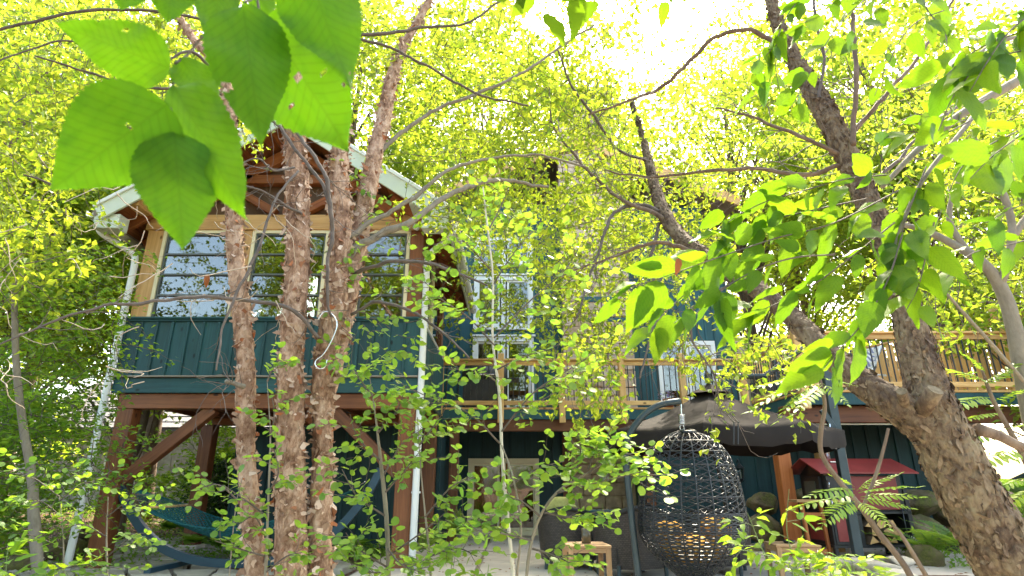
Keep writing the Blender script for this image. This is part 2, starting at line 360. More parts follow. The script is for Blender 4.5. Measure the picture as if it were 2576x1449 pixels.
# ------------------------------------------------------------------ ground, patio, path
def ground_h(x, y):
    """height of the soil: flat round the patio, a bed rising to the left and behind, a bank on the right"""
    x, y = np.asarray(x, float), np.asarray(y, float)
    h = -.06 + .45 * np.clip((-x - 5.5) / 6, 0, 1) * np.clip((y - 6) / 5, 0, 1) + .9 * np.clip((x - 7.5) / 3, 0, 1) * np.clip((y - 7) / 3, 0, 1)
    return h + .5 * np.clip((y - 16) / 20, 0, 1)
def soil():
    m, nt, b = new_mat('soil_and_mulch'); co = coords(nt, (1, 1, 1), False)
    n1 = N(nt, 'ShaderNodeTexNoise', Scale=.5, Detail=4.); n2 = N(nt, 'ShaderNodeTexVoronoi', Scale=38.); n3 = N(nt, 'ShaderNodeTexNoise', Scale=60., Detail=4.)
    for n in (n1, n2, n3): nt.links.new(co, n.inputs[0])
    c2 = ramp(nt, n2.outputs['Color'], [(.2, (.05, .022, .012)), (.6, (.13, .062, .035)), (.9, (.20, .12, .07))])
    g = ramp(nt, n3.outputs[0], [(.4, (.05, .07, .02)), (.6, (.10, .12, .04))]); k = ramp(nt, n1.outputs[0], [(.56, (0, 0, 0)), (.64, (1, 1, 1))])
    mx = N(nt, 'ShaderNodeMix', data_type='RGBA'); nt.links.new(k, mx.inputs[0]); nt.links.new(c2, mx.inputs[6]); nt.links.new(g, mx.inputs[7])
    nt.links.new(mx.outputs[2], b.inputs['Base Color']); b.inputs['Roughness'].default_value = .95; bump(nt, n2.outputs['Distance'], b, .9, .03); return m
m_soil = soil()
mb = MB()
gx = np.concatenate([[-300, -120, -60, -40], np.linspace(-30, 30, 121), [40, 60, 120, 300]]); gy = np.concatenate([[-200, -80, -30], np.linspace(-10, 40, 101), [60, 120, 300]])
X, Yg = np.meshgrid(gx, gy); Z = ground_h(X, Yg) + .05 * (fbm(np.stack([X, Yg, X * 0], -1).reshape(-1, 3) * 1.3, 5).reshape(X.shape) - .5) * (abs(X) < 35)
V = np.stack([X, Yg, Z], -1).reshape(-1, 3); nx = len(gx); i = np.arange(len(gy) - 1)[:, None] * nx; j = np.arange(nx - 1)[None]
mb.add(V, np.stack([i + j, i + j + 1, i + nx + j + 1, i + nx + j], -1).reshape(-1, 4))
ground = mb.build('ground', m_soil, smooth=True, kind='structure')
# patio of large concrete slabs
patio = put('patio', None, None, None, None, kind='structure'); patio.empty_display_size = .1
mb = MB(); mb.box((2.75, 7.0, -.055), (9.8, 15.4, .05)); mb.build('slab_bed', m_mortar, patio)
def ragged_slab(parent, name, quad, z0, z1, mat, gap=.012, sub=3, seed=0):
    rng = random.Random(seed); q = [Vector(p) for p in quad]; c = sum(q, Vector((0, 0))) / 4; out = []
    for a in range(4):
        p0, p1 = q[a], q[(a + 1) % 4]
        for k in range(sub):
            t = k / sub; p = p0.lerp(p1, t); d = (c - p).normalized()
            out.append(p + d * (gap + rng.uniform(0, .02 if k else .05)))
    n = len(out); V = [(p.x, p.y, z0) for p in out] + [(p.x, p.y, z1) for p in out] + [((p + (c - p) * .02).x, (p + (c - p) * .02).y, z1 + .008) for p in out]
    m2 = MB(); fs = [[k, (k + 1) % n, n + (k + 1) % n, n + k] for k in range(n)] + [[n + k, n + (k + 1) % n, 2 * n + (k + 1) % n, 2 * n + k] for k in range(n)] + [list(range(2 * n, 3 * n))]
    m2.poly(V, fs); return m2.build(name, mat, parent)
for ix in range(6):
    for iy in range(9):
        x0, y0 = -2.1 + ix * 1.62, -.6 + iy * 1.68
        ragged_slab(patio, 'paving_slab', [(x0, y0), (x0 + 1.62, y0), (x0 + 1.62, y0 + 1.68), (x0, y0 + 1.68)], -.03, .0, m_concrete, .004, 1, ix * 9 + iy)
# flagstones under and left of the sunroom
path = put('flagstone_path', None, None, None, None, kind='structure'); path.empty_display_size = .1
rng = random.Random(3); nxs, nys = 9, 9
pt = [[Vector((-7.4 + i * .58 + rng.uniform(-.17, .17) + (.25 if j % 2 else 0) - .12 * j, 7.4 + j * .62 + rng.uniform(-.16, .16))) for i in range(nxs + 1)] for j in range(nys + 1)]
for j in range(nys):
    for i in range(nxs):
        if rng.random() < .06: continue
        q = [pt[j][i], pt[j][i + 1], pt[j + 1][i + 1], pt[j + 1][i]]; c = sum(q, Vector((0, 0))) / 4
        if c.y > 9.6 and c.x > -4.3: continue
        h = float(ground_h(c.x, c.y)); h = max(h, -.02) + rng.uniform(0, .02)
        ragged_slab(path, 'flagstone', [tuple(p) for p in q], h - .06, h + .015, m_flag, .022, 3, i * 20 + j)

# ------------------------------------------------------------------ the raised sunroom
XL, XR, YF, YB = -6.04, -1.43, 8.80, 11.9
sr = thing('raised_sunroom', 'raised timber sunroom with teal board skirt and gable roof on brown posts', 'sunroom', ((XL + XR) / 2, YF, 0))
# floor, skirt band and ledge
span('floor_band', sr, m_teal_x, (XL, YF - .02, 2.415), (XR, YF + .03, 2.642))
span('floor_band', sr, m_teal, (XR - .05, YF + .032, 2.415), (XR, YB, 2.642)); span('floor_band', sr, m_teal, (XL, YF + .032, 2.415), (XL + .05, YB, 2.642))
span('ledge', sr, m_grey_wood, (XL - .05, YF - .07, 2.645), (XR + .03, YF + .03, 2.672))
span('floor', sr, m_interior, (XL + .06, YF + .04, 2.50), (XR - .06, YB, 2.64))
span('skirt_backing', sr, m_dark, (XL + .01, YF + .03, 2.675), (XR - .01, YF + .08, 3.56))
nb = 19; bw = (XR - XL) / nb
for k in range(nb):
    x0 = XL + k * bw
    span('skirt_board', sr, m_teal, (x0 + .003, YF + .002, 2.675), (x0 + bw - .003, YF + .028, 3.56), .004)
for k in range(nb + 1):
    x0 = XL + k * bw - .022
    span('batten', sr, m_teal, (max(x0, XL - .01), YF - .022, 2.678), (min(x0 + .044, XR + .01), YF, 3.525), .004)
span('skirt_cap', sr, m_teal_x, (XL - .015, YF - .03, 3.53), (XR + .015, YF + .0, 3.56)); span('skirt_cap', sr, m_teal_x, (XL - .03, YF - .05, 3.565), (XR + .03, YF + .10, 3.60))
for side, x in ((-1, XL), (1, XR)):
    for k in range(12):
        y0 = YF + .1 + k * .26
        span('side_board', sr, m_teal, (x - (0 if side < 0 else .03), y0, 2.66), (x + (.03 if side < 0 else 0), y0 + .25, 3.56), .004)
# corner posts and posts between the windows
def upost(x0, x1, mat=m_honey_z, z0=3.602, z1=5.095): span('window_post', sr, mat, (x0, YF - .0, z0), (x1, YF + .2, z1))
upost(-6.02, -5.76); upost(-4.44, -4.29); upost(-3.01, -2.52); upost(-1.67, -1.45, m_brown_z)
span('corner_post', sr, m_brown_z, (-1.67, YB - .25, 3.6), (-1.45, YB, 5.1)); span('corner_post', sr, m_brown_z, (-6.02, YB - .25, 3.6), (-5.8, YB, 5.1))
span('head_beam', sr, m_honey, (-6.06, YF - .03, 5.10), (-1.40, YF + .2, 5.37))
span('side_beam', sr, m_brown, (-1.68, YF + .2, 5.10), (-1.42, YB, 5.36)); span('side_beam', sr, m_brown, (-6.05, YF + .2, 5.10), (-5.8, YB, 5.36))
# windows: cream frame, dark sash, four panes each
def window(x0, x1, y=YF + .04, z0=3.60, z1=5.10, rows=4, last=.27, cols=1):
    w = MB(); t = .055
    w.box(((x0 + x1) / 2, y, z1 - t / 2), (x1 - x0, .09, t)); w.box((x0 + t / 2, y, (z0 + z1 - t) / 2), (t, .09, z1 - t - z0)); w.box((x1 - t / 2, y, (z0 + z1 - t) / 2), (t, .09, z1 - t - z0))
    wo = w.build('window', m_cream, sr)
    a0, a1, b1 = x0 + t, x1 - t, z1 - t; hts = np.linspace(b1, z0 + (b1 - z0) * last, rows); edges = list(hts) + [z0]
    s = MB(); s.box((a0 + .016, y + .01, (z0 + b1) / 2), (.03, .06, b1 - z0)); s.box((a1 - .016, y + .01, (z0 + b1) / 2), (.03, .06, b1 - z0))
    for e in edges[:-1]: s.box(((a0 + a1) / 2, y + .005, e - .016), (a1 - a0 - .064, .06, .03))
    s.build('sash', m_sash, wo)
    for e0, e1 in zip(edges[:-1], edges[1:]):
        p = MB(); p.box(((a0 + a1) / 2, y + .012 + random.uniform(-.004, .004), (e0 + e1) / 2 - .016), (a1 - a0 - .066, .006, e0 - e1 - .034)); p.build('pane', m_glass, wo)
window(-5.755, -4.445); window(-4.285, -3.015); window(-2.515, -1.675)
# side windows and the far end, so daylight crosses the room
for x in (XL + .08, XR - .08):
    for k in range(2):
        y0 = YF + .3 + k * 1.35
        span('side_window_frame', sr, m_cream, (x - .03, y0, 3.6), (x + .03, y0 + .06, 5.09)); span('side_window_frame', sr, m_cream, (x - .03, y0 + 1.2, 3.6), (x + .03, y0 + 1.26, 5.09))
        p = MB(); p.box((x, y0 + .63, 4.34), (.006, 1.13, 1.48)); p.build('pane', m_glass, sr)
span('rear_wall', sr, m_redw, (-4.2, YB - .06, 2.66), (XR - .03, YB, 6.0))
for a, b in (((-5.75, YB - .3, 3.6), (-5.1, YB - .3, 4.1)), ((-5.1, YB - .3, 4.1), (-4.4, YB - .3, 3.62))): strut('inner_rail', sr, m_brown, a, b, .05, .09)
span('inner_post', sr, m_brown_z, (-5.15, YB - .35, 2.7), (-5.0, YB - .2, 5.0))
# gable
RX, RZ, EZ, EXL, EXR = -3.735, 7.02, 5.20, -6.52, -1.02
YG, YR = 8.22, 13.6
slope = (RZ - EZ) / (EXR - RX)
def roof_z(x): return RZ - abs(x - RX) * slope
g = MB(); g.poly([(-6.0, YF + .1, 5.36), (-1.45, YF + .1, 5.36), (-1.45, YF + .1, roof_z(-1.45) - .2), (RX, YF + .1, RZ - .2), (-6.0, YF + .1, roof_z(-6.0) - .2)], [[0, 1, 2, 3, 4]]); g.build('gable_panel', m_interior, sr)
strut('collar_beam', sr, m_redw, (-4.72, YF, 6.02), (-2.75, YF, 6.02), .14, .16); span('king_post', sr, m_brown_z, (RX - .09, YF - .06, 5.372), (RX + .09, YF + .07, 5.93)); span('king_post', sr, m_brown_z, (RX - .09, YF - .06, 6.11), (RX + .09, YF + .07, RZ - .32))
strut('gable_brace', sr, m_redw, (-3.95, YF - .01, 5.40), (-4.95, YF - .01, 6.0), .12, .13); strut('gable_brace', sr, m_redw, (-3.5, YF - .01, 5.40), (-2.5, YF - .01, 6.0), .12, .13)
for sgn, ex in ((-1, EXL), (1, EXR)):
    d = Vector((ex - RX, 0, EZ - RZ)); nrm = Vector((-d.z * (1 if sgn > 0 else -1), 0, abs(d.x))).normalized(); L = d.length; dd = d.normalized()
    pr = Vector((RX, 0, RZ)); pe = Vector((ex, 0, EZ))
    strut('top_chord', sr, m_redw, pr + dd * .12 + nrm * -.34 + Vector((0, YF, 0)), pr + dd * (L - .75) + nrm * -.34 + Vector((0, YF, 0)), .14, .2, nrm)
    # soffit boards run along the ridge, one by one
    nbd = 22
    for k in range(nbd):
        c = pr + dd * (L * (k + .5) / nbd) - nrm * .12 + Vector((0, (YG + YR) / 2 + .03, 0))
        piece('soffit_board', sr, m_redw, c, (YR - YG - .06, L / nbd - .006, .022), Matrix((Vector((0, 1, 0)), dd, Vector((0, 1, 0)).cross(dd))).transposed(), .003)
    rf = MB(); cc = [pr + Vector((0, YG, 0)), pe + dd * .06 + Vector((0, YG, 0)), pe + dd * .06 + Vector((0, YR, 0)), pr + Vector((0, YR, 0))]
    rf.poly([p - nrm * .1 for p in cc] + [p + nrm * .03 for p in cc], [[0, 1, 2, 3], [7, 6, 5, 4], [0, 4, 5, 1], [1, 5, 6, 2], [2, 6, 7, 3]]); rf.build('roof', m_shingle, sr)
    strut('barge_board', sr, m_soffit, pr - nrm * .10 + Vector((0, YG - .025, 0)), pe - nrm * .10 + Vector((0, YG - .025, 0)), .04, .27, nrm)
    strut('barge_trim', sr, m_white, pr + nrm * .03 + Vector((0, YG - .05, 0)), pe + nrm * .03 + Vector((0, YG - .05, 0)), .05, .06, nrm)
    s0 = pe - nrm * .02; piece('eave_return', sr, m_soffit, (ex - sgn * .20, YG + .13, EZ - .20), (.38, .24, .24))
    # eave fascia and gutter
    span('fascia', sr, m_soffit, (ex - .02, YG + .02, EZ - .21), (ex + .02, YR, EZ - .02))
    gt = MB(); gx0 = ex + sgn * .03
    prof = [(0, 0), (0, -.10), (sgn * .07, -.12), (sgn * .11, -.08), (sgn * .115, .0), (sgn * .105, .0), (sgn * .1, -.07), (sgn * .065, -.105), (sgn * .012, -.09), (sgn * .012, 0)]
    n = len(prof); Vv = [(gx0 + a, y, EZ - .03 + b) for y in (YG + .0, YR) for a, b in prof]
    gt.poly(Vv, [[k, (k + 1) % n, n + (k + 1) % n, n + k] for k in range(n)] + [list(range(n))]); gt.build('gutter', m_white, sr)
    # rafter tails
    for k in range(9):
        y = YG + .45 + k * .6
        strut('rafter_tail', sr, m_redw, pr + dd * (L - 1.05) - nrm * .21 + Vector((0, y, 0)), pe - dd * .04 - nrm * .21 + Vector((0, y, 0)), .07, .16, nrm)
span('purlin_end', sr, m_soffit, (-1.62, YG + .02, 5.28), (-1.44, YF + .0, 5.46)); span('purlin_end', sr, m_honey, (-6.1, YG + .02, 5.28), (-5.9, YF, 5.46))
# downspouts
def spout(path, w=.085):
    s = MB(); s.tube(spline(path, 6), w / 2 * 1.2, 8); return s.build('downspout', m_white, sr, True)
spout([(EXR + .08, 8.5, 5.08), (EXR + .08, 8.5, 4.98), (EXR + .04, 8.52, 4.86), (-1.30, 8.7, 4.66), (-1.37, 8.735, 4.52), (-1.37, 8.74, 4.3), (-1.37, 8.74, 3.0), (-1.37, 8.74, 1.6), (-1.37, 8.74, .0)])
spout([(EXL - .06, 8.45, 5.08), (EXL - .06, 8.45, 5.0), (EXL, 8.5, 4.88), (-6.16, 8.72, 4.66), (-6.09, 8.735, 4.5), (-6.085, 8.74, 4.2), (-6.085, 8.74, 3.0), (-6.085, 8.74, 1.5), (-6.085, 8.74, -.05)])
for z in (4.1, 2.2, 1.0):
    for x in (-1.37, -6.085): piece('spout_strap', sr, m_white, (x, 8.775, z), (.13, .045, .03))
# flood lights below the right purlin
for dx in (-.05, .1):
    l = MB(); l.tube([at(1032 + dx * 160, 572, 8.7) + Vector((0, .07 - k * .05, 0)) for k in range(3)], [.03, .045, .06], 12); l.build('flood_light', m_white, sr, True)
# undercroft: beams, joists, posts, braces
span('front_beam', sr, m_brown, (XL + .1, YF + .04, 2.19), (XR - .06, YF + .28, 2.412))
span('rear_beam', sr, m_brown, (XL + .3, 11.35, 2.19), (XR - .06, 11.58, 2.412))
for k in range(11):
    x = XL + .12 + k * .44; strut('joist', sr, m_brown, (x, YF + .29, 2.40), (x, 11.34, 2.40), .05, .19)
for x in (-5.93, -1.69):
    for y in (YF + .03, 11.33): span('post', sr, m_brown_z, (x, y, -.05), (x + .24, y + .24, 2.187), .012)
strut('knee_brace', sr, m_brown, (-5.70, YF + .15, 1.16), (-4.52, YF + .15, 2.20), .14, .17); strut('knee_brace', sr, m_brown, (-1.68, YF + .15, 1.26), (-2.72, YF + .15, 2.20), .14, .17)
for x in (-5.93, -1.69): piece('post_footing', sr, m_concrete, (x + .12, 11.45, .03), (.36, .36, .1), None, .02)

# ------------------------------------------------------------------ the main house
YW = 14.5
hs = thing('main_house', 'tall house with slate blue siding, white windows and a stone chimney', 'house', (1, YW, 0))
def siding(x0, x1, z0, z1, y, mat, bw=.32, name='siding_board'):
    n = max(1, round((x1 - x0) / bw)); w = (x1 - x0) / n
    for k in range(n): span(name, hs, mat, (x0 + k * w + .004, y, z0), (x0 + (k + 1) * w - .004, y + .05, z1), .004)
    for k in range(n + 1): span('siding_batten', hs, mat, (x0 + k * w - .022, y - .024, z0 + .003), (x0 + k * w + .022, y - .001, z1 - .003), .003)
HX0, HX1 = -1.9, 5.62
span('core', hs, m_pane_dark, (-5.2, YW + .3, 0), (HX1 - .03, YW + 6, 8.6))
siding(HX0, -1.04, 2.5, 8.4, YW, m_blue); siding(.58, 1.28, 2.5, 8.4, YW, m_blue, .24); siding(3.05, 3.66, 2.5, 8.4, YW, m_blue, .2); siding(5.2, HX1, 2.5, 6.2, YW, m_blue, .21)
siding(-1.04, .58, 4.70, 4.86, YW, m_blue, .27); siding(-1.04, .58, 6.36, 6.6, YW, m_blue, .27); siding(-1.04, .58, 7.5, 8.4, YW, m_blue, .27)
siding(3.66, 5.2, 4.6, 6.2, YW, m_blue, .22); siding(3.66, 5.2, 6.2, 8.4, YW + .02, m_blue, .22)
for k in range(10): span('siding_board', hs, m_blue, (HX1 - .05, YW + .06 + k * .6, 2.5), (HX1, YW + .65 + k * .6, 6.2))
# tall white windows
def hwin(x0, x1, z0, z1, y=YW, cols=2, mat=m_white, bar=.06, name='window', curtain=None, backing=m_pane_dark):
    w = MB(); t = .11
    for zz in (z0 + t / 2, z1 - t / 2): w.box(((x0 + x1) / 2, y, zz), (x1 - x0, .12, t))
    cs = np.linspace(x0, x1, cols + 1)
    for k, x in enumerate(cs):
        xx = x + t / 2 if k == 0 else (x - t / 2 if k == cols else x); w.box((xx, y, (z0 + z1) / 2), (t, .118, z1 - z0 - 2 * t - .002))
    wo = w.build(name, mat, hs)
    for a, b in zip(cs[:-1], cs[1:]):
        s = MB(); a0, b0 = a + t * .8, b - t * .8
        for x in (a0 + .03, b0 - .03): s.box((x, y + .01, (z0 + z1) / 2), (.05, .06, z1 - z0 - 2 * t - .004))
        for z in (z0 + t + .03, z1 - t - .03): s.box(((a0 + b0) / 2, y + .012, z), (b0 - a0 - .1, .055, .05))
        s.build('sash', mat, wo)
        p = MB(); p.box(((a0 + b0) / 2, y + .02, (z0 + z1) / 2), (b0 - a0 - .1, .006, z1 - z0 - 2 * t - .1)); p.build('pane', m_glass, wo)
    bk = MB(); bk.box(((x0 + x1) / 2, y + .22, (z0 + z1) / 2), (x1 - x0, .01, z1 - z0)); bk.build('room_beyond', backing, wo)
    return wo
hwin(-1.0, .55, 2.62, 4.68); hwin(-1.0, .55, 4.88, 6.34); hwin(-1.0, .55, 6.62, 7.46); hwin(3.68, 5.16, 2.55, 4.58)
for z in (4.69, 6.35): span('window_sill', hs, m_white, (-1.06, YW - .1, z), (.6, YW - .065, z + .05))
# main roof and eaves
for sgn, xe in ((-1, -2.4), (1, 6.1)):
    r = MB(); xr_, zr_, ze_ = 1.85, 10.2, 8.3
    zz = ze_ if sgn < 0 else 8.3
    cc = [(xr_, YW - .5, zr_), (xe, YW - .5, zz), (xe, YW + 6.5, zz), (xr_, YW + 6.5, zr_)]
    r.poly([(a, b, c) for a, b, c in cc] + [(a, b, c + .16) for a, b, c in cc], [[0, 1, 2, 3], [7, 6, 5, 4], [0, 4, 5, 1], [1, 5, 6, 2], [2, 6, 7, 3]]); r.build('roof', m_shingle, hs)
    strut('barge_board', hs, m_cedar, (xr_, YW - .54, zr_ - .02), (xe, YW - .54, zz - .02), .05, .26)
# stone chimney, block by block
ch = MB(); ch.box((2.14, YW + .1, 6.2), (1.70, .9, 7.6)); ch.box((2.10, YW + .1, 10.93), (1.5, .88, 1.85)); cho = ch.build('chimney', m_mortar, hs)
rough_blocks = {}
def stone_block(parent, c, d, mat, var=6):
    key = (tuple(round(x, 2) for x in d), mat.name, random.randrange(var))
    if key not in rough_blocks:
        bm = bmesh.new(); bmesh.ops.create_cube(bm, size=1.0); bmesh.ops.scale(bm, vec=Vector(d), verts=bm.verts)
        bmesh.ops.bevel(bm, geom=list(bm.edges), offset=.022, segments=1, affect='EDGES')
        for v in bm.verts: v.co += Vector((random.uniform(-.008, .008), random.uniform(-.02, .02), random.uniform(-.008, .008)))
        me = bpy.data.meshes.new('stone'); bm.to_mesh(me); bm.free(); me.materials.append(mat); rough_blocks[key] = me
    return put('stone_block', rough_blocks[key], parent, mat, Matrix.Translation(Vector(c)))
def stone_face(parent, x0, x1, z0, z1, y, mats, rh=.21, seed=1):
    rg = random.Random(seed); z = z0
    while z < z1 - .05:
        h = min(rh * rg.choice((.8, 1, 1, 1.2)), z1 - z); x = x0
        while x < x1 - .02:
            w = rg.choice((.3, .4, .5, .6)); w = x1 - x if x1 - x - w < .18 else w
            stone_block(parent, (x + w / 2, y + rg.uniform(-.015, .015), z + h / 2), (round(w - .012, 2), .14, round(h - .012, 2)), rg.choice(mats)); x += w
        z += h
stone_face(cho, 1.27, 3.02, 2.5, 10.0, YW - .36, [m_stone, m_stone2, m_stone2]); stone_face(cho, 1.33, 2.88, 10.0, 11.7, YW - .36, [m_stone2], .26, 4)
span('chimney_cap', hs, m_concrete, (1.25, YW - .5, 11.85), (2.95, YW + .62, 12.0))
span('flashing', hs, m_blue, (1.85, YW - .46, 4.98), (2.95, YW - .437, 5.08)); span('flashing', hs, m_blue, (1.75, YW - .46, 5.5), (2.7, YW - .437, 5.64))
# lower storey: dark teal boards, stone and the garden door
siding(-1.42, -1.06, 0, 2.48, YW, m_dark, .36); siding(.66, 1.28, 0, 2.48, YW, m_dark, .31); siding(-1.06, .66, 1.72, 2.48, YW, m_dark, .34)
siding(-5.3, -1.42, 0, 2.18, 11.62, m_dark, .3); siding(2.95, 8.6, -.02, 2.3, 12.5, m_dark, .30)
span('return_wall', hs, m_dark, (-1.45, 11.7, 0), (-1.38, YW, 2.4)); span('return_wall', hs, m_dark, (2.9, 12.55, 0), (2.96, YW, 2.4))
lw = MB(); lw.box((2.1, YW + .12, 1.2), (1.66, .2, 2.4)); lwo = lw.build('stone_wall', m_mortar, hs)
stone_face(lwo, 1.28, 2.94, 0, 2.3, YW, [m_stone, m_stone], .24, 9)
span('trim_post', hs, m_brown_z, (1.20, YW - .16, 0), (1.40, YW - .08, 2.3))
m_amber = plain('amber_room', (.50, .17, .03), .8, 0, .5, 1.5, 0)
gd = hwin(-1.04, .64, .0, 1.70, YW - .03, 2, m_cream, .06, 'garden_door', backing=m_amber)
cu = MB(); 
for k in range(7): cu.tube([(-.86 + k * .055, YW + .12, z) for z in (.1, .8, 1.5)], .033, 6)
cu.build('curtain', plain('orange_curtain', (.80, .27, .03), .9, 0, .2, 5., .1), gd, True)

# ------------------------------------------------------------------ deck
dk = thing('cedar_deck', 'long cedar deck with black balusters in front of the main house', 'deck', (2, 12.3, 0))
ZD = 2.62
m_baluster = plain('black_baluster', (.03, .03, .032), .4, .3, .1, 8., 0)
def rail_run(p, q, nseg, posts=True, mat=m_cedar, bmat=m_baluster, post_lo=-.30, par=None, first=True, last=True):
    """posts, top rail, bottom rail and balusters between two corners of the deck (x, y)"""
    par = par or dk; p, q = Vector(p), Vector(q); d = (q - p); L = d.length; d.normalize(); nr = Vector((-d.y, d.x)); rot = Matrix(((d.x, nr.x, 0), (d.y, nr.y, 0), (0, 0, 1)))
    pts = [p + d * (L * k / nseg) for k in range(nseg + 1)]
    if posts:
        for k, a in enumerate(pts):
            if (k == 0 and not first) or (k == nseg and not last): continue
            piece('rail_post', par, m_cedar_z, (a.x, a.y, ZD + (post_lo + 1.16) / 2), (.13, .13, 1.16 - post_lo), rot, .01)
    for a, b in zip(pts[:-1], pts[1:]):
        m = (a + b) / 2; l = (b - a).length - .136
        piece('top_rail', par, mat, (m.x, m.y, ZD + 1.02), (l, .14, .04), rot); piece('upper_rail', par, mat, (m.x, m.y, ZD + .95), (l, .045, .09), rot)
        piece('bottom_rail', par, mat, (m.x, m.y, ZD + .11), (l, .045, .09), rot)
        nb_ = int(l / .115)
        for k in range(nb_):
            c = a + (b - a).normalized() * (.068 + l * (k + .5) / nb_); piece('baluster', par, bmat, (c.x, c.y, ZD + .53), (.02, .02, .745), rot, .003)
YD = 12.3
rail_run((-1.52, YD), (4.9, YD), 5); rail_run((4.98, 9.95), (9.4, 9.95), 2); rail_run((4.98, 10.1), (4.98, YD - .1), 1, False)
span('fascia', dk, m_blue, (-1.44, YD + .07, 2.40), (4.95, YD + .11, 2.605)); span('fascia', dk, m_blue, (5.05, 10.02, 2.40), (9.5, 10.06, 2.605)); span('fascia', dk, m_blue, (5.0, 10.07, 2.40), (5.04, YD + .06, 2.605))
for k in range(14): span('deck_board', dk, m_cedar, (-1.44, YD + .06 + k * .148, 2.607), (4.96, YD + .20 + k * .148, 2.645))
for k in range(28): span('deck_board', dk, m_cedar, (4.98, 10.0 + k * .148, 2.607), (9.6, 10.14 + k * .148, 2.645))
for k in range(15): span('joist', dk, m_brown, (-1.3 + k * .44, YD + .115, 2.41), (-1.25 + k * .44, YW - .1, 2.60))
span('beam', dk, m_brown, (-1.40, YD + .14, 2.17), (2.9, YD + .34, 2.405)); span('beam', dk, m_honey, (2.95, YD + .05, 2.12), (4.9, YD + .2, 2.39)); span('beam', dk, m_brown, (4.7, 10.2, 2.12), (9.5, 10.4, 2.40))
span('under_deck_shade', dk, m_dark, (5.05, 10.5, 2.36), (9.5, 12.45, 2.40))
for x, y, m in ((-1.30, YD + .16, m_brown_z), (2.72, YD + .16, m_brown_z), (5.55, 10.9, m_honey_z), (9.1, 10.2, m_brown_z)): span('post', dk, m, (x, y, -.02), (x + .19, y + .19, 2.165 if y > 11 else 2.118), .01)
span('post', dk, m_orange_z, (4.56, 10.35, -.02), (4.78, 10.57, 2.118), .01)
# side rail between the sunroom and the deck, pale metal balusters
rail_run((-1.50, 9.1), (-1.52, YD - .1), 1, False, m_white, m_white)
# ------------------------------------------------------------------ things on the deck
gr = thing('barbecue_grill', 'black covered barbecue grill behind the left deck rail', 'grill', (-.6, 13.2, ZD))
b = MB(); b.box((-.62, 13.2, ZD + .42), (.95, .5, .62)); b.build('cabinet', m_grill, gr)
b = MB(); b.tube([(-1.12 + .0, 13.2, ZD + .86), (-.12, 13.2, ZD + .86)], .22, 16); b.build('hood', m_grill, gr, True)
for sx in (-1.25, -.0): piece('side_shelf', gr, m_black, (sx, 13.2, ZD + .74), (.3, .45, .04))
for x in (-1.05, -.2):
    w = MB(); w.tube([(x - .03, 12.95, ZD + .1), (x + .03, 12.95, ZD + .1)], .08, 14); w.build('wheel', m_black, gr, True)
piece('handle', gr, m_chrome, (-.62, 12.95, ZD + .82), (.7, .03, .03))
pb = thing('terracotta_planter', 'small planter with violet flowers at the foot of the deck rail', 'planter', (3.2, 12.25, ZD))
b = MB(); lathe_mb(b, [(.0, 0), (.1, 0), (.13, .2), (.12, .2), (.0, .17)], 14, (3.35, 12.55, 2.65)); b.build('pot', plain('terracotta', (.4, .16, .09)), pb, True)
rg = np.random.default_rng(5)
def leaves_np(C, size, rng, up=.7, droop=.2, wid=.55, fold=.16):
    """two-triangle folded leaves at points C; returns verts and faces"""
    n = len(C); s = size * rng.uniform(.65, 1.25, n)[:, None]
    nrm = rng.normal(size=(n, 3)) * (1 - up) + np.array([0, 0, up]); nrm /= np.linalg.norm(nrm, axis=1)[:, None]
    ax = rng.normal(size=(n, 3)); ax[:, 2] -= droop * 2; ax -= nrm * (ax * nrm).sum(1)[:, None]; ax /= np.linalg.norm(ax, axis=1)[:, None] + 1e-9
    sd_ = np.cross(nrm, ax); h = s * wid / 2
    b0 = C; tip = C + ax * s; m = C + ax * s * .42 + nrm * s * fold; l = m + sd_ * h; r = m - sd_ * h; mid = C + ax * s * .45
    V = np.stack([b0, r, tip, l], 1).reshape(-1, 3); k = np.arange(n)[:, None] * 4
    Fq = np.concatenate([k + np.array([[0, 1, 2]]), k + np.array([[0, 2, 3]])]); return V, Fq
b = MB(); b.add(*leaves_np(rg.normal(size=(70, 3)) * [.1, .1, .06] + [3.35, 12.5, 2.93], .06, rg)); b.build('blooms', island_mat('violet_bloom', [(0, (.35, .3, .7)), (.6, (.6, .55, .8)), (1, (.1, .2, .05))]), pb, kind='stuff')
# lounge chair with striped towel on the right wing
lc = thing('folding_lounger', 'white folding deck chair behind the right deck rail', 'chair', (6.6, 10.9, ZD))
def tubes(par, name, mat, segs, r=.018):
    b = MB()
    for s in segs: b.tube(s, r, 6)
    return b.build(name, mat, par, True)
P0 = Vector((6.72, 11.0, ZD + .03))
for dy in (0, .5): tubes(lc, 'frame', m_white, [[P0 + Vector(a), P0 + Vector(c)] for a, c in (((-.35, dy, 0), (.25, dy, .62)), ((.3, dy, 0), (-.35, dy, .5)), ((-.4, dy, .5), (.4, dy, .42)), ((.1, dy, .35), (.42, dy, 1.0)))], .022)
for k in range(6): strut('seat_slat', lc, m_white, P0 + Vector((-.32 + k * .1, 0, .44 - .012 * k)), P0 + Vector((-.32 + k * .1, .5, .44 - .012 * k)), .07, .015)
for k in range(6): strut('back_slat', lc, m_white, P0 + Vector((.17 + k * .045, 0, .5 + k * .09)), P0 + Vector((.17 + k * .045, .5, .5 + k * .09)), .015, .06)
tw = thing('striped_towel', 'blue and white striped towel draped over the white deck chair', 'towel', P0 + Vector((.35, .2, .8)))
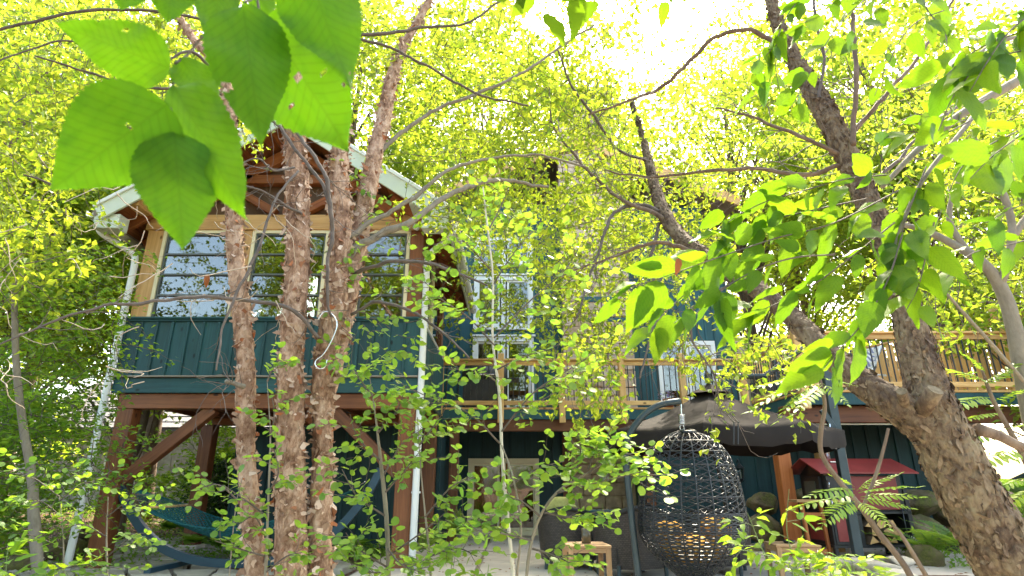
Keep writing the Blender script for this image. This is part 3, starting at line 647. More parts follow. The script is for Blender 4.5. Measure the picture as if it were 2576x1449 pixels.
m, nt, bs = new_mat('striped_cloth'); tcn = nt.nodes.new('ShaderNodeTexCoord'); wv = N(nt, 'ShaderNodeTexWave', Scale=7.); nt.links.new(tcn.outputs['Object'], wv.inputs[0]); nt.links.new(ramp(nt, wv.outputs[0], [(.45, (.16, .18, .3)), (.55, (.7, .7, .72))]), bs.inputs[0]); m_stripe = m
b = MB(); 
for sgn in (0, 1):
    Vv = [(P0 + Vector((.40 + .05 * math.sin(i * .9) + sgn * .03 - .25 * t + .02 * math.sin(t * 9), i * .07 - .03, 1.02 - t * .5 - .02 * sgn))) for i in range(8) for t in np.linspace(0, 1, 6)]
    b.add(np.array([list(q) for q in Vv]), np.array([[i * 6 + j, i * 6 + j + 1, (i + 1) * 6 + j + 1, (i + 1) * 6 + j] for i in range(7) for j in range(5)]))
b.build('cloth', m_stripe, tw, True)
ls = thing('louvred_screen', 'dark grey louvred screen standing on the right deck wing', 'screen', (6.4, 12.2, ZD))
for x in (5.55, 7.5): span('frame', ls, m_steel_g, (x, 12.2, ZD + .03), (x + .06, 12.26, ZD + 1.0))
for k in range(13): piece('louvre', ls, m_steel_g, (6.56, 12.23, ZD + .1 + k * .07), (1.88, .05, .055), (R(28), 0, 0))
# cedar fence behind the right wing
fn = thing('cedar_fence', 'stepped fresh cedar board fence above the right deck wing', 'fence', (9.5, 12.6, ZD))
for k in range(34):
    x = 7.6 + k * .15; y = 12.6 - .06 * k * 1.0; h = 1.22 + .028 * k
    piece('fence_board', fn, m_cedar_z, (x, y, ZD + .04 + h / 2), (.142, .022, h), (0, 0, R(-22)), .004)
for k in (5, 16, 27):
    x = 7.6 + k * .15; y = 12.6 - .06 * k - .08; h = 1.5 + .028 * k
    piece('fence_post', fn, m_cedar_z, (x, y, ZD + .04 + h / 2), (.13, .13, h), (0, 0, R(-22)), .01)
strut('fence_cap', fn, m_cedar, (7.5, 12.64, ZD + 1.29), (12.7, 10.56, ZD + 2.24), .12, .035)
# pergola beyond the deck
pg = thing('cedar_pergola', 'orange cedar pergola with scalloped rafter ends beside the grey roof', 'pergola', (7.2, 15, 0))
for k in range(6):
    y = 13.8 + k * .42; strut('rafter', pg, m_cedar, (5.95 + k * .12, y, 3.62 + .16 * k), (9.5, y, 3.62 + .16 * k), .06, .15)
    piece('rafter_end', pg, m_cedar, (5.82 + k * .12, y, 3.65 + .16 * k), (.22, .055, .08), (0, R(-12), 0))
for x in (6.6, 9.2): span('pergola_post', pg, m_cedar_z, (x, 13.8, ZD), (x + .13, 13.93, 3.54))
# garage with shingled hip roof
ga = thing('garage', 'low garage with pale grey shingled hip roof right of the house', 'garage', (10, 19, 0))
z0, z1 = 4.7, 6.75
b = MB(); b.poly([(7.2, 19, z0), (14.5, 19, z0), (14.5, 27, z0), (7.2, 27, z0), (7.9, 22.8, z1), (9.6, 22.8, z1)], [[0, 1, 5, 4], [1, 2, 5], [2, 3, 4, 5], [3, 0, 4]]); b.build('roof', m_shingle, ga)
for k in range(14):
    t = (k + .5) / 14; a = Vector((7.2, 19, z0)).lerp(Vector((7.9, 22.8, z1)), t); c = Vector((14.5, 19, z0)).lerp(Vector((9.6, 22.8, z1)), t)
    strut('shingle_course', ga, m_shingle, a + Vector((0, -.03, .015)), c + Vector((0, -.03, .015)), .30, .02, Vector((0, -.47, .88)))
span('wall', ga, m_cream, (7.6, 19.3, 0), (14.2, 26.5, z0 - .02)); span('fascia', ga, m_white, (7.15, 18.94, z0 - .16), (14.5, 18.99, z0 + .02))
span('garage_window', ga, m_sash, (7.9, 19.24, 3.5), (8.9, 19.29, 4.3))
# neighbour's house seen under the sunroom
nh = thing('neighbour_house', 'beige board house with slate grey roof glimpsed through the woods', 'house', (-9, 19, 0))
for k in range(34): span('wall_board', nh, plain('beige_board', (.36, .33, .27), .8) if k == 0 else bpy.data.materials['beige_board'], (-15.5 + k * .32, 19.0, 0), (-15.19 + k * .32, 19.1, 2.75))
b = MB(); b.poly([(-16, 18.6, 2.7), (-4.4, 18.6, 2.7), (-4.4, 23.5, 5.3), (-16, 23.5, 5.3), (-16, 18.6, 2.85), (-4.4, 18.6, 2.85), (-4.4, 23.5, 5.45), (-16, 23.5, 5.45)], [[0, 1, 2, 3], [7, 6, 5, 4], [0, 4, 5, 1], [1, 5, 6, 2]]); b.build('roof', plain('slate_roof', (.17, .17, .21), .8, 0, .2, 20.), nh)
for k in range(12): strut('shingle_course', nh, bpy.data.materials['slate_roof'], (-16, 18.62 + k * .4, 2.88 + k * .212), (-4.4, 18.62 + k * .4, 2.88 + k * .212), .36, .02, Vector((0, -.47, .88)))
w = MB(); w.box((-7.6, 18.95, 1.3), (1.3, .06, .9)); wo = w.build('window', m_white, nh); w = MB(); w.box((-7.6, 18.91, 1.3), (1.1, .02, .7)); w.build('pane', m_glass, wo)
w = MB(); w.box((-12.2, 18.95, 1.4), (1.1, .06, .9)); wo = w.build('window', m_white, nh); w = MB(); w.box((-12.2, 18.91, 1.4), (.9, .02, .7)); w.build('pane', m_glass, wo)

# ------------------------------------------------------------------ hammock and its stand
st = thing('hammock_stand', 'curved blue steel hammock stand under the sunroom', 'hammock stand', (-4, 8.95, 0))
YH = 8.95
arc = [Vector((-3.88 + a, YH, z)) for a, z in ((-1.95, 1.32), (-1.78, .98), (-1.45, .56), (-1.05, .26), (-.55, .10), (0, .06), (.55, .10), (1.05, .26), (1.45, .56), (1.78, .98), (1.95, 1.32))]
A = [Vector(p) for p in spline(arc, 5)]
b = MB(); ring = []
for k, p in enumerate(A):
    t = (A[min(k + 1, len(A) - 1)] - A[max(k - 1, 0)]).normalized(); nn = Vector((-t.z, 0, t.x)); ring += [p + nn * .055 + Vector((0, s, 0)) for s in (-.04, .04)] + [p - nn * .055 + Vector((0, s, 0)) for s in (.04, -.04)]
n = len(A); b.add(np.array([list(q) for q in ring]), np.array([[4 * i + j, 4 * i + (j + 1) % 4, 4 * i + 4 + (j + 1) % 4, 4 * i + 4 + j] for i in range(n - 1) for j in range(4)])); b.build('curved_rail', m_blue_steel, st)
for dx in (-.85, .85): strut('foot', st, m_blue_steel, (-3.88 + dx, YH - .65, .04), (-3.88 + dx, YH + .65, .04), .09, .07)
for dx in (-1.86, 1.86):
    b = MB(); b.tube([(-3.88 + dx * .93, YH, 1.14 + k * .015) for k in range(2)], .012, 6); b.tube([(-3.88 + dx * .92 * 1, YH, 1.13), (-3.88 + dx * .82, YH, 1.05)], .008, 5); b.build('hook', m_chrome, st)
hm = thing('rope_hammock', 'teal rope hammock with wooden spreader bar slung under the sunroom', 'hammock', (-4, YH, .6))
xa, xb = -4.98, -2.78; tipL, tipR = Vector((-5.52, YH, 1.06)), Vector((-2.24, YH, 1.06))
for x in (xa, xb):
    b = MB(); b.tube([(x, YH - .62, .80), (x, YH + .62, .80)], .022, 8); b.build('spreader_bar', m_honey, hm, True)
for x, tip in ((xa, tipL), (xb, tipR)):
    b = MB()
    for k in range(15): b.tube([tip, (x, YH - .6 + k * 1.2 / 14, .80)], .0045, 4, False)
    b.build('suspension_ropes', m_rope, hm, kind='stuff')
b = MB(); nu, nv = 26, 15
def hz(u, v): return Vector((xa + (xb - xa) * u, YH + (-.6 + 1.2 * v), .80 - 1.35 * u * (1 - u) * (.75 + .25 * math.sin(math.pi * v)) - .10 * math.sin(math.pi * v) * math.sin(math.pi * u)))
for k in range(-nv, nu + 1):
    for s in (1, -1):
        seg = [];
        for j in range(nv + 1):
            u = (k + (j if s > 0 else nv - j)) / nu
            if 0 <= u <= 1: seg.append(hz(u, j / nv))
        if len(seg) > 1: b.tube(seg, .007, 4, False)
for v in (0, 1): b.tube([hz(u, v) for u in np.linspace(0, 1, 16)], .010, 5)
b.build('rope_net', m_rope, hm, kind='stuff')

# ------------------------------------------------------------------ hanging egg chair
YE, XE = 6.3, 1.82
es = thing('egg_chair_stand', 'curved dark steel stand carrying the hanging wicker chair', 'chair stand', (1.3, YE, 0))
sp = [at(1612, 1500, YE), at(1600, 1400, YE), at(1588, 1290, YE), at(1576, 1180, YE), at(1573, 1130, YE), at(1588, 1085, YE), at(1622, 1042, YE), at(1662, 1018, YE), at(1712, 1009, YE)]
sp = [Vector((at(1612, 1500, YE).x, YE, .02))] + sp[1:]
b = MB(); b.tube(spline(sp, 6), .034, 12); b.build('pole', m_steel_g, es, True)
b = MB(); rr = [(XE + .62 * math.cos(a), YE + .58 * math.sin(a), .03) for a in np.linspace(0, 2 * math.pi, 40)]; b.tube(rr, .03, 8); b.build('base_ring', m_steel_g, es, True)
T0 = at(1713, 1010, YE); T1 = at(1716, 1084, YE)
sg = thing('suspension_spring', 'galvanised spring and hook above the hanging chair', 'spring', T0)
b = MB(); b.tube([T0, T0.lerp(T1, .45)], .008, 6); b.build('hook', m_chrome, sg)
b = MB(); b.tube([T0.lerp(T1, .45 + .33 * t) + Vector((.028 * math.cos(t * 44), .028 * math.sin(t * 44), 0)) for t in np.linspace(0, 1, 90)], .007, 5); b.build('coil', m_chrome, sg, True)
b = MB(); b.tube([T0.lerp(T1, .9) + Vector((.022 * math.cos(a), 0, .03 * math.sin(a))) for a in np.linspace(0, 6.4, 16)], .006, 5); b.build('shackle', m_chrome, sg, True)
ec = thing('hanging_egg_chair', 'black woven wicker egg chair hanging with its back to the camera', 'hanging chair', (XE, YE, .25))
m_weave = plain('black_rattan', (.010, .014, .018), .36, 0, .3, 30., .1)
prof = [(0, .16), (.05, .25), (.12, .37), (.20, .47), (.30, .53), (.45, .525), (.61, .495), (.76, .44), (.84, .39), (.90, .32), (.955, .215), (.985, .12), (1, 0.03)]
H = T1.z - .255; zb = .255
pf = spline([(a, r) for a, r in prof], 4)
def egg(t, a):
    r = np.interp(t, pf[:, 0], pf[:, 1]); lean = (t - .5) * .05
    return Vector((XE + lean + r * math.cos(a), YE + .93 * r * math.sin(a), zb + H * t))
AC, AW = -math.pi / 2, R(122)                # the shell covers this side, the opening faces the house
def A_(s): return AC - AW + 2 * AW * s
b = MB()
for k in range(16):
    s = k / 15; b.tube([egg(t, A_(s)) for t in np.linspace(.0, 1, 30)], .0085, 5, False)
b.build('upright_strands', m_weave, ec, True, kind='stuff')
b = MB()
for t in (.06, .13, .215, .31, .42, .53, .64, .745, .84, .915): b.tube([egg(t, A_(s)) for s in np.linspace(0, 1, 50)], .0085, 5, False)
b.build('hoop_strands', m_weave, ec, True, kind='stuff')
b = MB()
for nd, t0, t1, r in ((13, .40, .955, .0062), (20, .0, .42, .007)):
    for k in range(-nd, nd + 1):
        for sg_ in (1, -1):
            seg = []
            for q in np.linspace(0, 1, 40):
                s = k / nd + sg_ * q * (1.0 if t0 > .2 else .9)
                if sg_ < 0: s += 1
                if 0 <= s <= 1: seg.append(egg(t0 + (t1 - t0) * q, A_(s)))
            if len(seg) > 2: b.tube(seg, r, 4, False)
for t in np.linspace(.44, .95, 8): b.tube([egg(t + .012 * (1 if i % 2 else -1), A_(s)) for i, s in enumerate(np.linspace(0, 1, 58))], .0045, 4, False)
for t in np.linspace(.02, .41, 15): b.tube([egg(t, A_(s)) for i, s in enumerate(np.linspace(0, 1, 40))], .007, 4, False)
b.build('lattice_strands', m_weave, ec, True, kind='stuff')
for s in (0, 1):
    b = MB(); b.tube([egg(t, A_(s)) for t in np.linspace(.0, 1, 34)], .024, 8); b.build('rim', m_weave, ec, True)
b = MB(); b.tube([egg(1 - .02 * math.sin(a) ** 2, a) for a in np.linspace(0, 6.28, 16)], .022, 7); b.build('top_ring', m_weave, ec, True)
def cushion_mesh(c, rx, ry, rz, seed=0, pw=.55):
    V = []; nu, nv = 26, 14; 
    for j in range(nv + 1):
        ph = -math.pi / 2 + math.pi * j / nv
        for i in range(nu):
            th = 2 * math.pi * i / nu; f = lambda q: math.copysign(abs(q) ** pw, q)
            V.append((c[0] + rx * f(math.cos(ph)) * f(math.cos(th)), c[1] + ry * f(math.cos(ph)) * f(math.sin(th)), c[2] + rz * math.sin(ph)))
    V = np.array(V); V += (fbm(V * 7, seed)[:, None] - .45) * .06
    mb_ = MB(); mb_.add(V, np.array([[j * nu + i, j * nu + (i + 1) % nu, (j + 1) * nu + (i + 1) % nu, (j + 1) * nu + i] for j in range(nv) for i in range(nu)])); return mb_
cs = thing('seat_cushion', 'mustard cushion inside the hanging egg chair', 'cushion', (XE, YE, .4))
cushion_mesh((XE, YE + .04, .50), .34, .30, .13, 1, .8).build('pad', m_yellow, cs, True); cushion_mesh((XE - .24, YE + .03, .66), .13, .2, .10, 2, .8).build('side_roll', m_yellow, cs, True); cushion_mesh((XE + .24, YE + .03, .68), .14, .2, .13, 3, .8).build('side_roll', m_yellow, cs, True)

# ------------------------------------------------------------------ wicker tub chairs
def tub_chair(name, label, c, rz, s=1.0, group='wicker tub chairs on the patio'):
    o = thing(name, label, 'chair', c, group); M = Matrix.Translation(Vector(c)) @ Matrix.Rotation(rz, 4, 'Z') @ Matrix.Scale(s, 4)
    # shell: U-shaped wall (opening towards +Y), height dips at the arms
    na, nh = 40, 9; V = []; UV = []
    for side in (0, 1):
        for j in range(nh + 1):
            for i in range(na + 1):
                a = R(-215) + R(250) * i / na; q = i / na; back = math.exp(-((q - .5) / .27) ** 2)
                top = .56 + .22 * back; z = .12 + (top - .12) * j / nh; r = (.40 + .05 * j / nh) - (.05 if side else 0)
                V.append((r * 1.02 * math.cos(a), r * math.sin(a), z)); UV.append((q * 2.0, z * 1.0))
    V = np.array(V); W_ = na + 1; off = (nh + 1) * W_; fs = []
    for j in range(nh):
        for i in range(na): fs += [[j * W_ + i, j * W_ + i + 1, (j + 1) * W_ + i + 1, (j + 1) * W_ + i], [off + j * W_ + i, off + (j + 1) * W_ + i, off + (j + 1) * W_ + i + 1, off + j * W_ + i + 1]]
    mb_ = MB(); mb_.add(np.array([list(M @ Vector(v)) for v in V]), np.array(fs)); me = mb_.mesh('shell', True); uv = me.uv_layers.new(name='UVMap'); li = np.zeros(len(me.loops), np.int32); me.loops.foreach_get('vertex_index', li)
    uv.data.foreach_set('uv', np.array(UV)[li].ravel()); put('shell', me, o, m_wicker)
    rim = []
    for i in range(na + 1):
        a = R(-215) + R(250) * i / na; q = i / na; back = math.exp(-((q - .5) / .27) ** 2); rim.append(M @ Vector((.43 * math.cos(a), .425 * math.sin(a), .565 + .22 * back)))
    b = MB(); b.tube(rim, .04 * s, 8); b.build('rolled_rim', m_wicker, o, True)
    b = MB(); b.box((0, 0, 0), (.62, .66, .16)); V = b.v[0] @ np.array(Matrix.Rotation(rz, 3, 'Z')).T * s + np.array(M @ Vector((0, .03, .26))); b.v[0] = V; b.build('seat', m_wicker, o)
    cc = M @ Vector((0, .05, .40)); cushion_mesh(cc, .32 * s, .32 * s, .07 * s, 4).build('seat_pad', m_grill, o, True)
    for dx in (-.3, .3):
        for dy in (-.3, .3): b = MB(); b.tube([M @ Vector((dx, dy, 0)), M @ Vector((dx, dy, .16))], .025, 8); b.build('leg', m_steel_g, o)
    return o
tub_chair('wicker_tub_chair', 'woven wicker chair in the middle, between slatted table and hanging chair', (1.52, 8.15, 0), R(15), 1.06)
tub_chair('wicker_tub_chair', 'woven wicker chair holding the olive pillow, behind the slatted table', (.82, 9.0, 0), R(-10))
tub_chair('wicker_tub_chair', 'woven wicker chair mostly hidden behind the right side of the egg chair', (2.75, 8.5, 0), R(-25))
pl = thing('scatter_pillow', 'olive square pillow on the left wicker chair', 'pillow', (.75, 9.1, .6))
b = cushion_mesh((0, 0, 0), .22, .09, .2, 8, .5); b.v[0] = b.v[0] + np.array([.72, 9.02, .74]); b.build('pillow_body', m_olive, pl, True)

# ------------------------------------------------------------------ small tables
def slat_table(label, c, rz, s=.46, h=.5):
    o = thing('slatted_side_table', label, 'table', c, 'slatted wooden side tables'); M = Matrix.Translation(Vector(c)) @ Matrix.Rotation(rz, 4, 'Z'); rot = Matrix.Rotation(rz, 3, 'Z')
    for k in range(8): piece('slat', o, m_teak, M @ Vector((0, -s / 2 + s * (k + .5) / 8, h - .012)), (s, s / 8 - .008, .022), rot, .003)
    for sx in (-1, 1): piece('end_rail', o, m_teak, M @ Vector((sx * (s / 2 - .03), 0, h - .05)), (.03, s - .1, .05), rot, .003); 
    for sy in (-1, 1): piece('side_rail', o, m_teak, M @ Vector((0, sy * (s / 2 - .03), h - .05)), (s - .1, .03, .05), rot, .003)
    for sx in (-1, 1):
        for sy in (-1, 1): piece('leg', o, m_teak_z, M @ Vector((sx * (s / 2 - .03), sy * (s / 2 - .03), (h - .024) / 2)), (.05, .05, h - .026), rot, .004)
slat_table('teak slatted side table carrying the candle lantern, left of the hanging chair', (.80, 6.85, 0), R(4))
slat_table('weathered slatted side table at the right of the hanging chair', (3.05, 6.9, 0), R(-6))
ca = thing('candle_lantern', 'dark perforated candle lantern on the teak side table', 'lantern', (.80, 6.9, .5))
b = MB(); lathe_mb(b, [(.0, 0), (.05, 0), (.05, .15), (.046, .15), (.046, .01), (0, .01)], 20, (.81, 6.88, .5)); b.build('sleeve', plain('dark_glass', (.10, .085, .05), .25), ca, True)
b = MB(); b.tube([(.81, 6.88, .5), (.81, 6.88, .58)], .03, 12); b.build('candle', m_cream, ca, True)
at_ = thing('ash_tray', 'small dark dish on the right side table', 'dish', (3.05, 6.9, .5))
b = MB(); lathe_mb(b, [(0, 0), (.05, 0), (.065, .03), (.058, .03), (.045, .01), (0, .01)], 16, (3.02, 6.88, .5)); b.build('dish', m_black, at_, True)

# ------------------------------------------------------------------ cantilever parasol
UC = Vector((2.93, 8.65, 0)); um = thing('cantilever_parasol', 'charcoal cantilever parasol on a leaning dark post', 'parasol', (4.43, 8.3, 0))
RIM, APEX, RR = 1.80, 2.44, 1.67
ang = [R(22.5 + 45 * k) for k in range(8)]
corner = [UC + Vector((RR * math.cos(a), RR * math.sin(a), RIM)) for a in ang]; apex = UC + Vector((0, 0, APEX))
for k in range(8):
    a, c = corner[k], corner[(k + 1) % 8]; b = MB(); n = 8; V = []
    for i in range(n + 1):
        t = i / n
        for j in range(n + 1):
            s = j / n; p = apex.lerp(a.lerp(c, s), t); p = p - Vector((0, 0, 1)) * (.10 * math.sin(math.pi * s) * t * (1 - .35 * t)) * .75 - Vector((0, 0, .05 * math.sin(math.pi * t))); V.append(p)
    for j in range(n + 1):
        s = j / n; p = V[n * (n + 1) + j]; V.append(p + Vector((0, 0, -.20 - .02 * math.sin(s * math.pi) + .012 * math.sin(s * 21 + k))) + (UC - p).normalized() * .0 + Vector((UC.x - p.x, UC.y - p.y, 0)) * .012 * math.sin(s * 13 + k))
    fs = [[i * (n + 1) + j, i * (n + 1) + j + 1, (i + 1) * (n + 1) + j + 1, (i + 1) * (n + 1) + j] for i in range(n + 1) for j in range(n)]
    b.add(np.array([list(p) for p in V]), np.array(fs)); b.build('canopy_panel', m_canvas, um, True)
b = MB(); V = [apex + Vector((0, 0, .10))] + [apex + Vector((.34 * math.cos(a), .34 * math.sin(a), -.07)) for a in ang]; b.add(np.array([list(p) for p in V]), np.array([[0, 1 + k, 1 + (k + 1) % 8] for k in range(8)])); b.build('vent_cap', m_canvas, um)
for k in range(8): b = MB(); b.tube([apex - Vector((0, 0, .12)), corner[k] - Vector((0, 0, .04))], .014, 6); b.build('rib', m_black, um)
b = MB(); b.tube([apex + Vector((0, 0, .1)), apex + Vector((0, 0, .24))], .05, 10); b.build('hub', m_steel_g, um)
pb_, ptop = Vector((4.52, 8.3, .0)), at(2062, 845, 8.3)
strut('post', um, m_steel_g, pb_, ptop, .12, .09, (0, 1, 0))
elbow = at(1925, 946, 8.45); b = MB(); b.tube([ptop, elbow, apex + Vector((.08, -.02, .20))], .04, 8); b.build('arm', m_steel_g, um)
pm = pb_.lerp(ptop, .52); strut('crank_bracket', um, m_steel_g, pm + Vector((-.06, -.05, .2)), pm + Vector((-.18, -.05, .45)), .05, .08)
b = MB(); b.tube([pm + Vector((-.12, -.08, .25)), pm + Vector((-.16, -.12, .05)), pm + Vector((-.11, -.12, -.08)), pm + Vector((-.05, -.08, .0))], .012, 6); b.build('crank_handle', m_chrome, um)
b = MB(); b.box((4.52, 8.3, .03), (.9, .12, .05)); b.box((4.52, 8.3, .031), (.12, .9, .05)); b.build('cross_base', m_steel_g, um)
cp = thing('strap_tie', 'dark tie cords hanging over the parasol canopy', 'cord', UC)
b = MB()
for dx in (0, .05): b.tube([UC + Vector((-.25 + dx, -1.0, 2.1)), UC + Vector((-.3 + dx, -1.4, 1.93)), UC + Vector((-.32 + dx, -1.68, 1.80)), UC + Vector((-.36 + dx, -1.7, 1.55))], .008, 5)
b.build('cords', m_black, cp, kind='stuff')

# ------------------------------------------------------------------ wood-fired oven with red roof
so = Vector((5.62, 10.15, 0)); sz = R(6)
ov = thing('wood_fired_oven', 'black steel wood-fired oven with red pitched roof and red doors', 'oven', so)
MS = Matrix.Translation(so) @ Matrix.Rotation(sz, 4, 'Z'); RS = Matrix.Rotation(sz, 3, 'Z')
def op(name, mat, c, d, bev=.005): return piece(name, ov, mat, MS @ Vector(c), d, RS, bev)
L_, D_ = 1.40, .70
for sx in (-1, 1):
    for sy in (-1, 1): op('leg', m_black, (sx * (L_ / 2 - .04), sy * (D_ / 2 - .04), .09), (.06, .06, .18))
op('base', m_black, (0, 0, .20), (L_, D_, .04)); op('firebox', m_black, (-L_ / 2 + .27, 0, .44), (.52, D_, .44)); op('end_panel', m_black, (L_ / 2 - .04, 0, .63), (.07, D_, .82)); op('bin_back', m_black, (.2, D_ / 2 - .04, .44), (.78, .05, .44))
op('bin_top', m_black, (0, 0, .685), (L_, D_, .04)); op('oven_body', m_black, (-.03, .0, .98), (L_ - .1, D_ - .04, .54)); op('side_panel', m_red, (.10, -D_ / 2 + .005, .98), (.86, .03, .50)); op('front_cover', m_black, (-L_ / 2 + .13, -D_ / 2 + .008, .98), (.2, .035, .52))
dr = op('firebox_door', m_red, (-L_ / 2 + .25, -D_ / 2 - .012, .44), (.34, .02, .34)); op('door_trim', m_black, (-L_ / 2 + .25, -D_ / 2 - .006, .44), (.42, .015, .42))
d2 = op('firebox_end_door', m_red, (-L_ / 2 - .002, 0, .44), (.02, .46, .34)); op('oven_door', m_black, (-L_ / 2 + .0, 0, 1.03), (.05, .5, .4)); op('door_glass', m_sash, (-L_ / 2 - .03, 0, 1.06), (.01, .3, .2))
def osub(name, par, mat, c, d): return piece(name, par, mat, MS @ Vector(c), d, RS, .003)
b = MB(); b.tube([MS @ Vector((-L_ / 2 + .37, -D_ / 2 - .03, .50)), MS @ Vector((-L_ / 2 + .37, -D_ / 2 - .07, .48)), MS @ Vector((-L_ / 2 + .37, -D_ / 2 - .06, .36))], .012, 6); b.build('handle', m_chrome, dr, True)
for z in (.82, 1.1): b = MB(); b.tube([MS @ Vector((-L_ / 2 + .04, -D_ / 2 - .02, z + .06)), MS @ Vector((-L_ / 2 + .04, -D_ / 2 - .06, z + .03)), MS @ Vector((-L_ / 2 + .04, -D_ / 2 - .05, z - .04))], .012, 6); b.build('latch', m_chrome, ov, True)
op('shelf_bar', m_black, (-L_ / 2 - .1, -.05, .68), (.26, .03, .03))
# roof: two sheets, gable towards the left
for sgn in (-1, 1):
    b = MB(); q = [(-.84, 0, 1.50), (.80, 0, 1.50), (.84, sgn * .50, 1.27), (-.84, sgn * .50, 1.27)]; V = [MS @ Vector(p) for p in q] + [MS @ (Vector(p) + Vector((0, 0, .02))) for p in q]
    b.poly([list(p) for p in V], [[0, 1, 2, 3], [7, 6, 5, 4], [0, 4, 5, 1], [1, 5, 6, 2], [2, 6, 7, 3], [3, 7, 4, 0]]); b.build('roof', m_red, ov)
b = MB(); b.poly([list(MS @ Vector(p)) for p in ((-.68, -.34, 1.25), (-.68, .34, 1.25), (-.68, 0, 1.47))], [[0, 1, 2]]); b.build('gable', m_black, ov)
b = MB(); b.tube([MS @ Vector((-.32, .05, 1.42)), MS @ Vector((-.32, .05, 1.98))], .055, 14); b.build('flue', m_chrome, ov, True); op('flue_plate', m_chrome, (-.32, -.12, 1.46), (.2, .12, .02))
b = MB(); b.tube([MS @ Vector((.57 + .05 * (1 - t) * math.cos(t * 9), -D_ / 2 - .03, .74 + .05 * (1 - t) * math.sin(t * 9))) for t in np.linspace(0, .9, 24)] , .010, 5); b.tube([MS @ Vector((.52, -D_ / 2 - .03, .24)), MS @ Vector((.52, -D_ / 2 - .03, .74))], .010, 5); b.build('scroll_bracket', m_black, ov, True)
rg2 = random.Random(4)
spots = [(-.05, .28), (.13, .27), (.30, .28), (.03, .40), (.21, .40), (.37, .41), (-.06, .51), (.12, .52), (.30, .52)]
names9 = ['lowest left split log in the oven bin', 'lowest middle split log in the oven bin', 'lowest right split log in the oven bin', 'left log of the second layer in the oven bin', 'middle log of the second layer in the oven bin', 'right log of the second layer in the oven bin', 'top left split log in the oven bin', 'top middle split log in the oven bin', 'top right split log in the oven bin']
m_log_bark = bark_mat('log_bark', [(.3, (.06, .04, .025)), (.7, (.2, .14, .09))], 20.)
for (x, z), nm in zip(spots, names9):
    lg = thing('firewood_log', nm, 'log', MS @ Vector((x, -.1, z)), 'split firewood in the oven bin'); k = rg2.choice((3, 4, 5)); a0 = rg2.uniform(0, 6); r = rg2.uniform(.075, .095); y0 = -.36 + rg2.uniform(-.05, .03)
    pts = [(x + r * math.cos(a0 + 6.283 * i / k + rg2.uniform(-.2, .2)), z + r * .8 * math.sin(a0 + 6.283 * i / k)) for i in range(k)]
    V = [MS @ Vector((p, y, q)) for y in (y0, .25) for p, q in pts]; b = MB(); b.poly([list(v) for v in V], [[i, (i + 1) % k, k + (i + 1) % k, k + i] for i in range(k)]); b.build('bark', m_log_bark, lg)
    b = MB(); b.poly([list(MS @ Vector((p, y0 - .002, q))) for p, q in pts], [list(range(k))]); b.build('cut_end', m_log_end, lg)
wf = thing('wooden_prep_stand', 'orange wooden folding stand left of the oven', 'stand', (4.85, 9.9, 0))
for x in (4.62, 4.92): piece('leg', wf, m_orange_z, (x, 9.85, .42), (.05, .06, .84), (0, R(-2), 0))
piece('top', wf, m_honey, (4.86, 9.85, .86), (.78, .3, .04)); piece('stretcher', wf, m_orange_z, (4.77, 9.85, .12), (.25, .04, .08)); piece('stretcher', wf, m_orange_z, (4.77, 9.85, .66), (.25, .04, .06))
# ------------------------------------------------------------------ wall lanterns, meter box, planter box
def lantern(label, c):
    o = thing('wall_lantern', label, 'lantern', c, 'black wall lanterns'); c = Vector(c)
    b = MB(); b.tube([c + Vector((0, .12, .2)), c + Vector((0, .05, .27)), c + Vector((0, 0, .24)), c + Vector((0, 0, .16))], .012, 6); b.build('bracket', m_black, o, True)
    b = MB(); lathe_mb(b, [(.01, .2), (.04, .16), (.10, .1), (.085, .095)], 6, c); b.build('cap', m_black, o)
    for k in range(6): a = k * math.pi / 3; b = MB(); b.tube([c + Vector((.085 * math.cos(a), .085 * math.sin(a), .095)), c + Vector((.055 * math.cos(a), .055 * math.sin(a), -.12))], .007, 4); b.build('glazing_bar', m_black, o)
    b = MB(); lathe_mb(b, [(.08, .09), (.05, -.12)], 6, c); b.build('glass', m_glass, o); b = MB(); lathe_mb(b, [(.06, -.12), (.05, -.14), (.01, -.18)], 6, c); b.build('base', m_black, o)
    b = MB(); b.tube([c + Vector((0, 0, -.1)), c + Vector((0, 0, .02))], .02, 8); b.build('bulb', m_white, o)
lantern('black wall lantern on the dark wall right of the hanging chair', at(1862, 1190, 12.35)); lantern('black wall lantern left of the garden door', at(1143, 1204, 14.3))
mt = thing('meter_box', 'pale grey meter box on the tan stone wall', 'box', at(1520, 1190, 14.4)); piece('case', mt, m_white, at(1520, 1195, 14.36), (.2, .1, .3)); piece('cover', mt, m_soffit, at(1520, 1195, 14.30), (.14, .03, .2))
pbx = thing('slate_planter_box', 'slate blue box standing behind the wicker chairs', 'box', (1.6, 10.4, 0)); span('case', pbx, m_blue, (1.28, 10.3, 0), (2.1, 10.7, .66)); span('lid', pbx, m_blue, (1.25, 10.27, .662), (2.13, 10.73, .70))
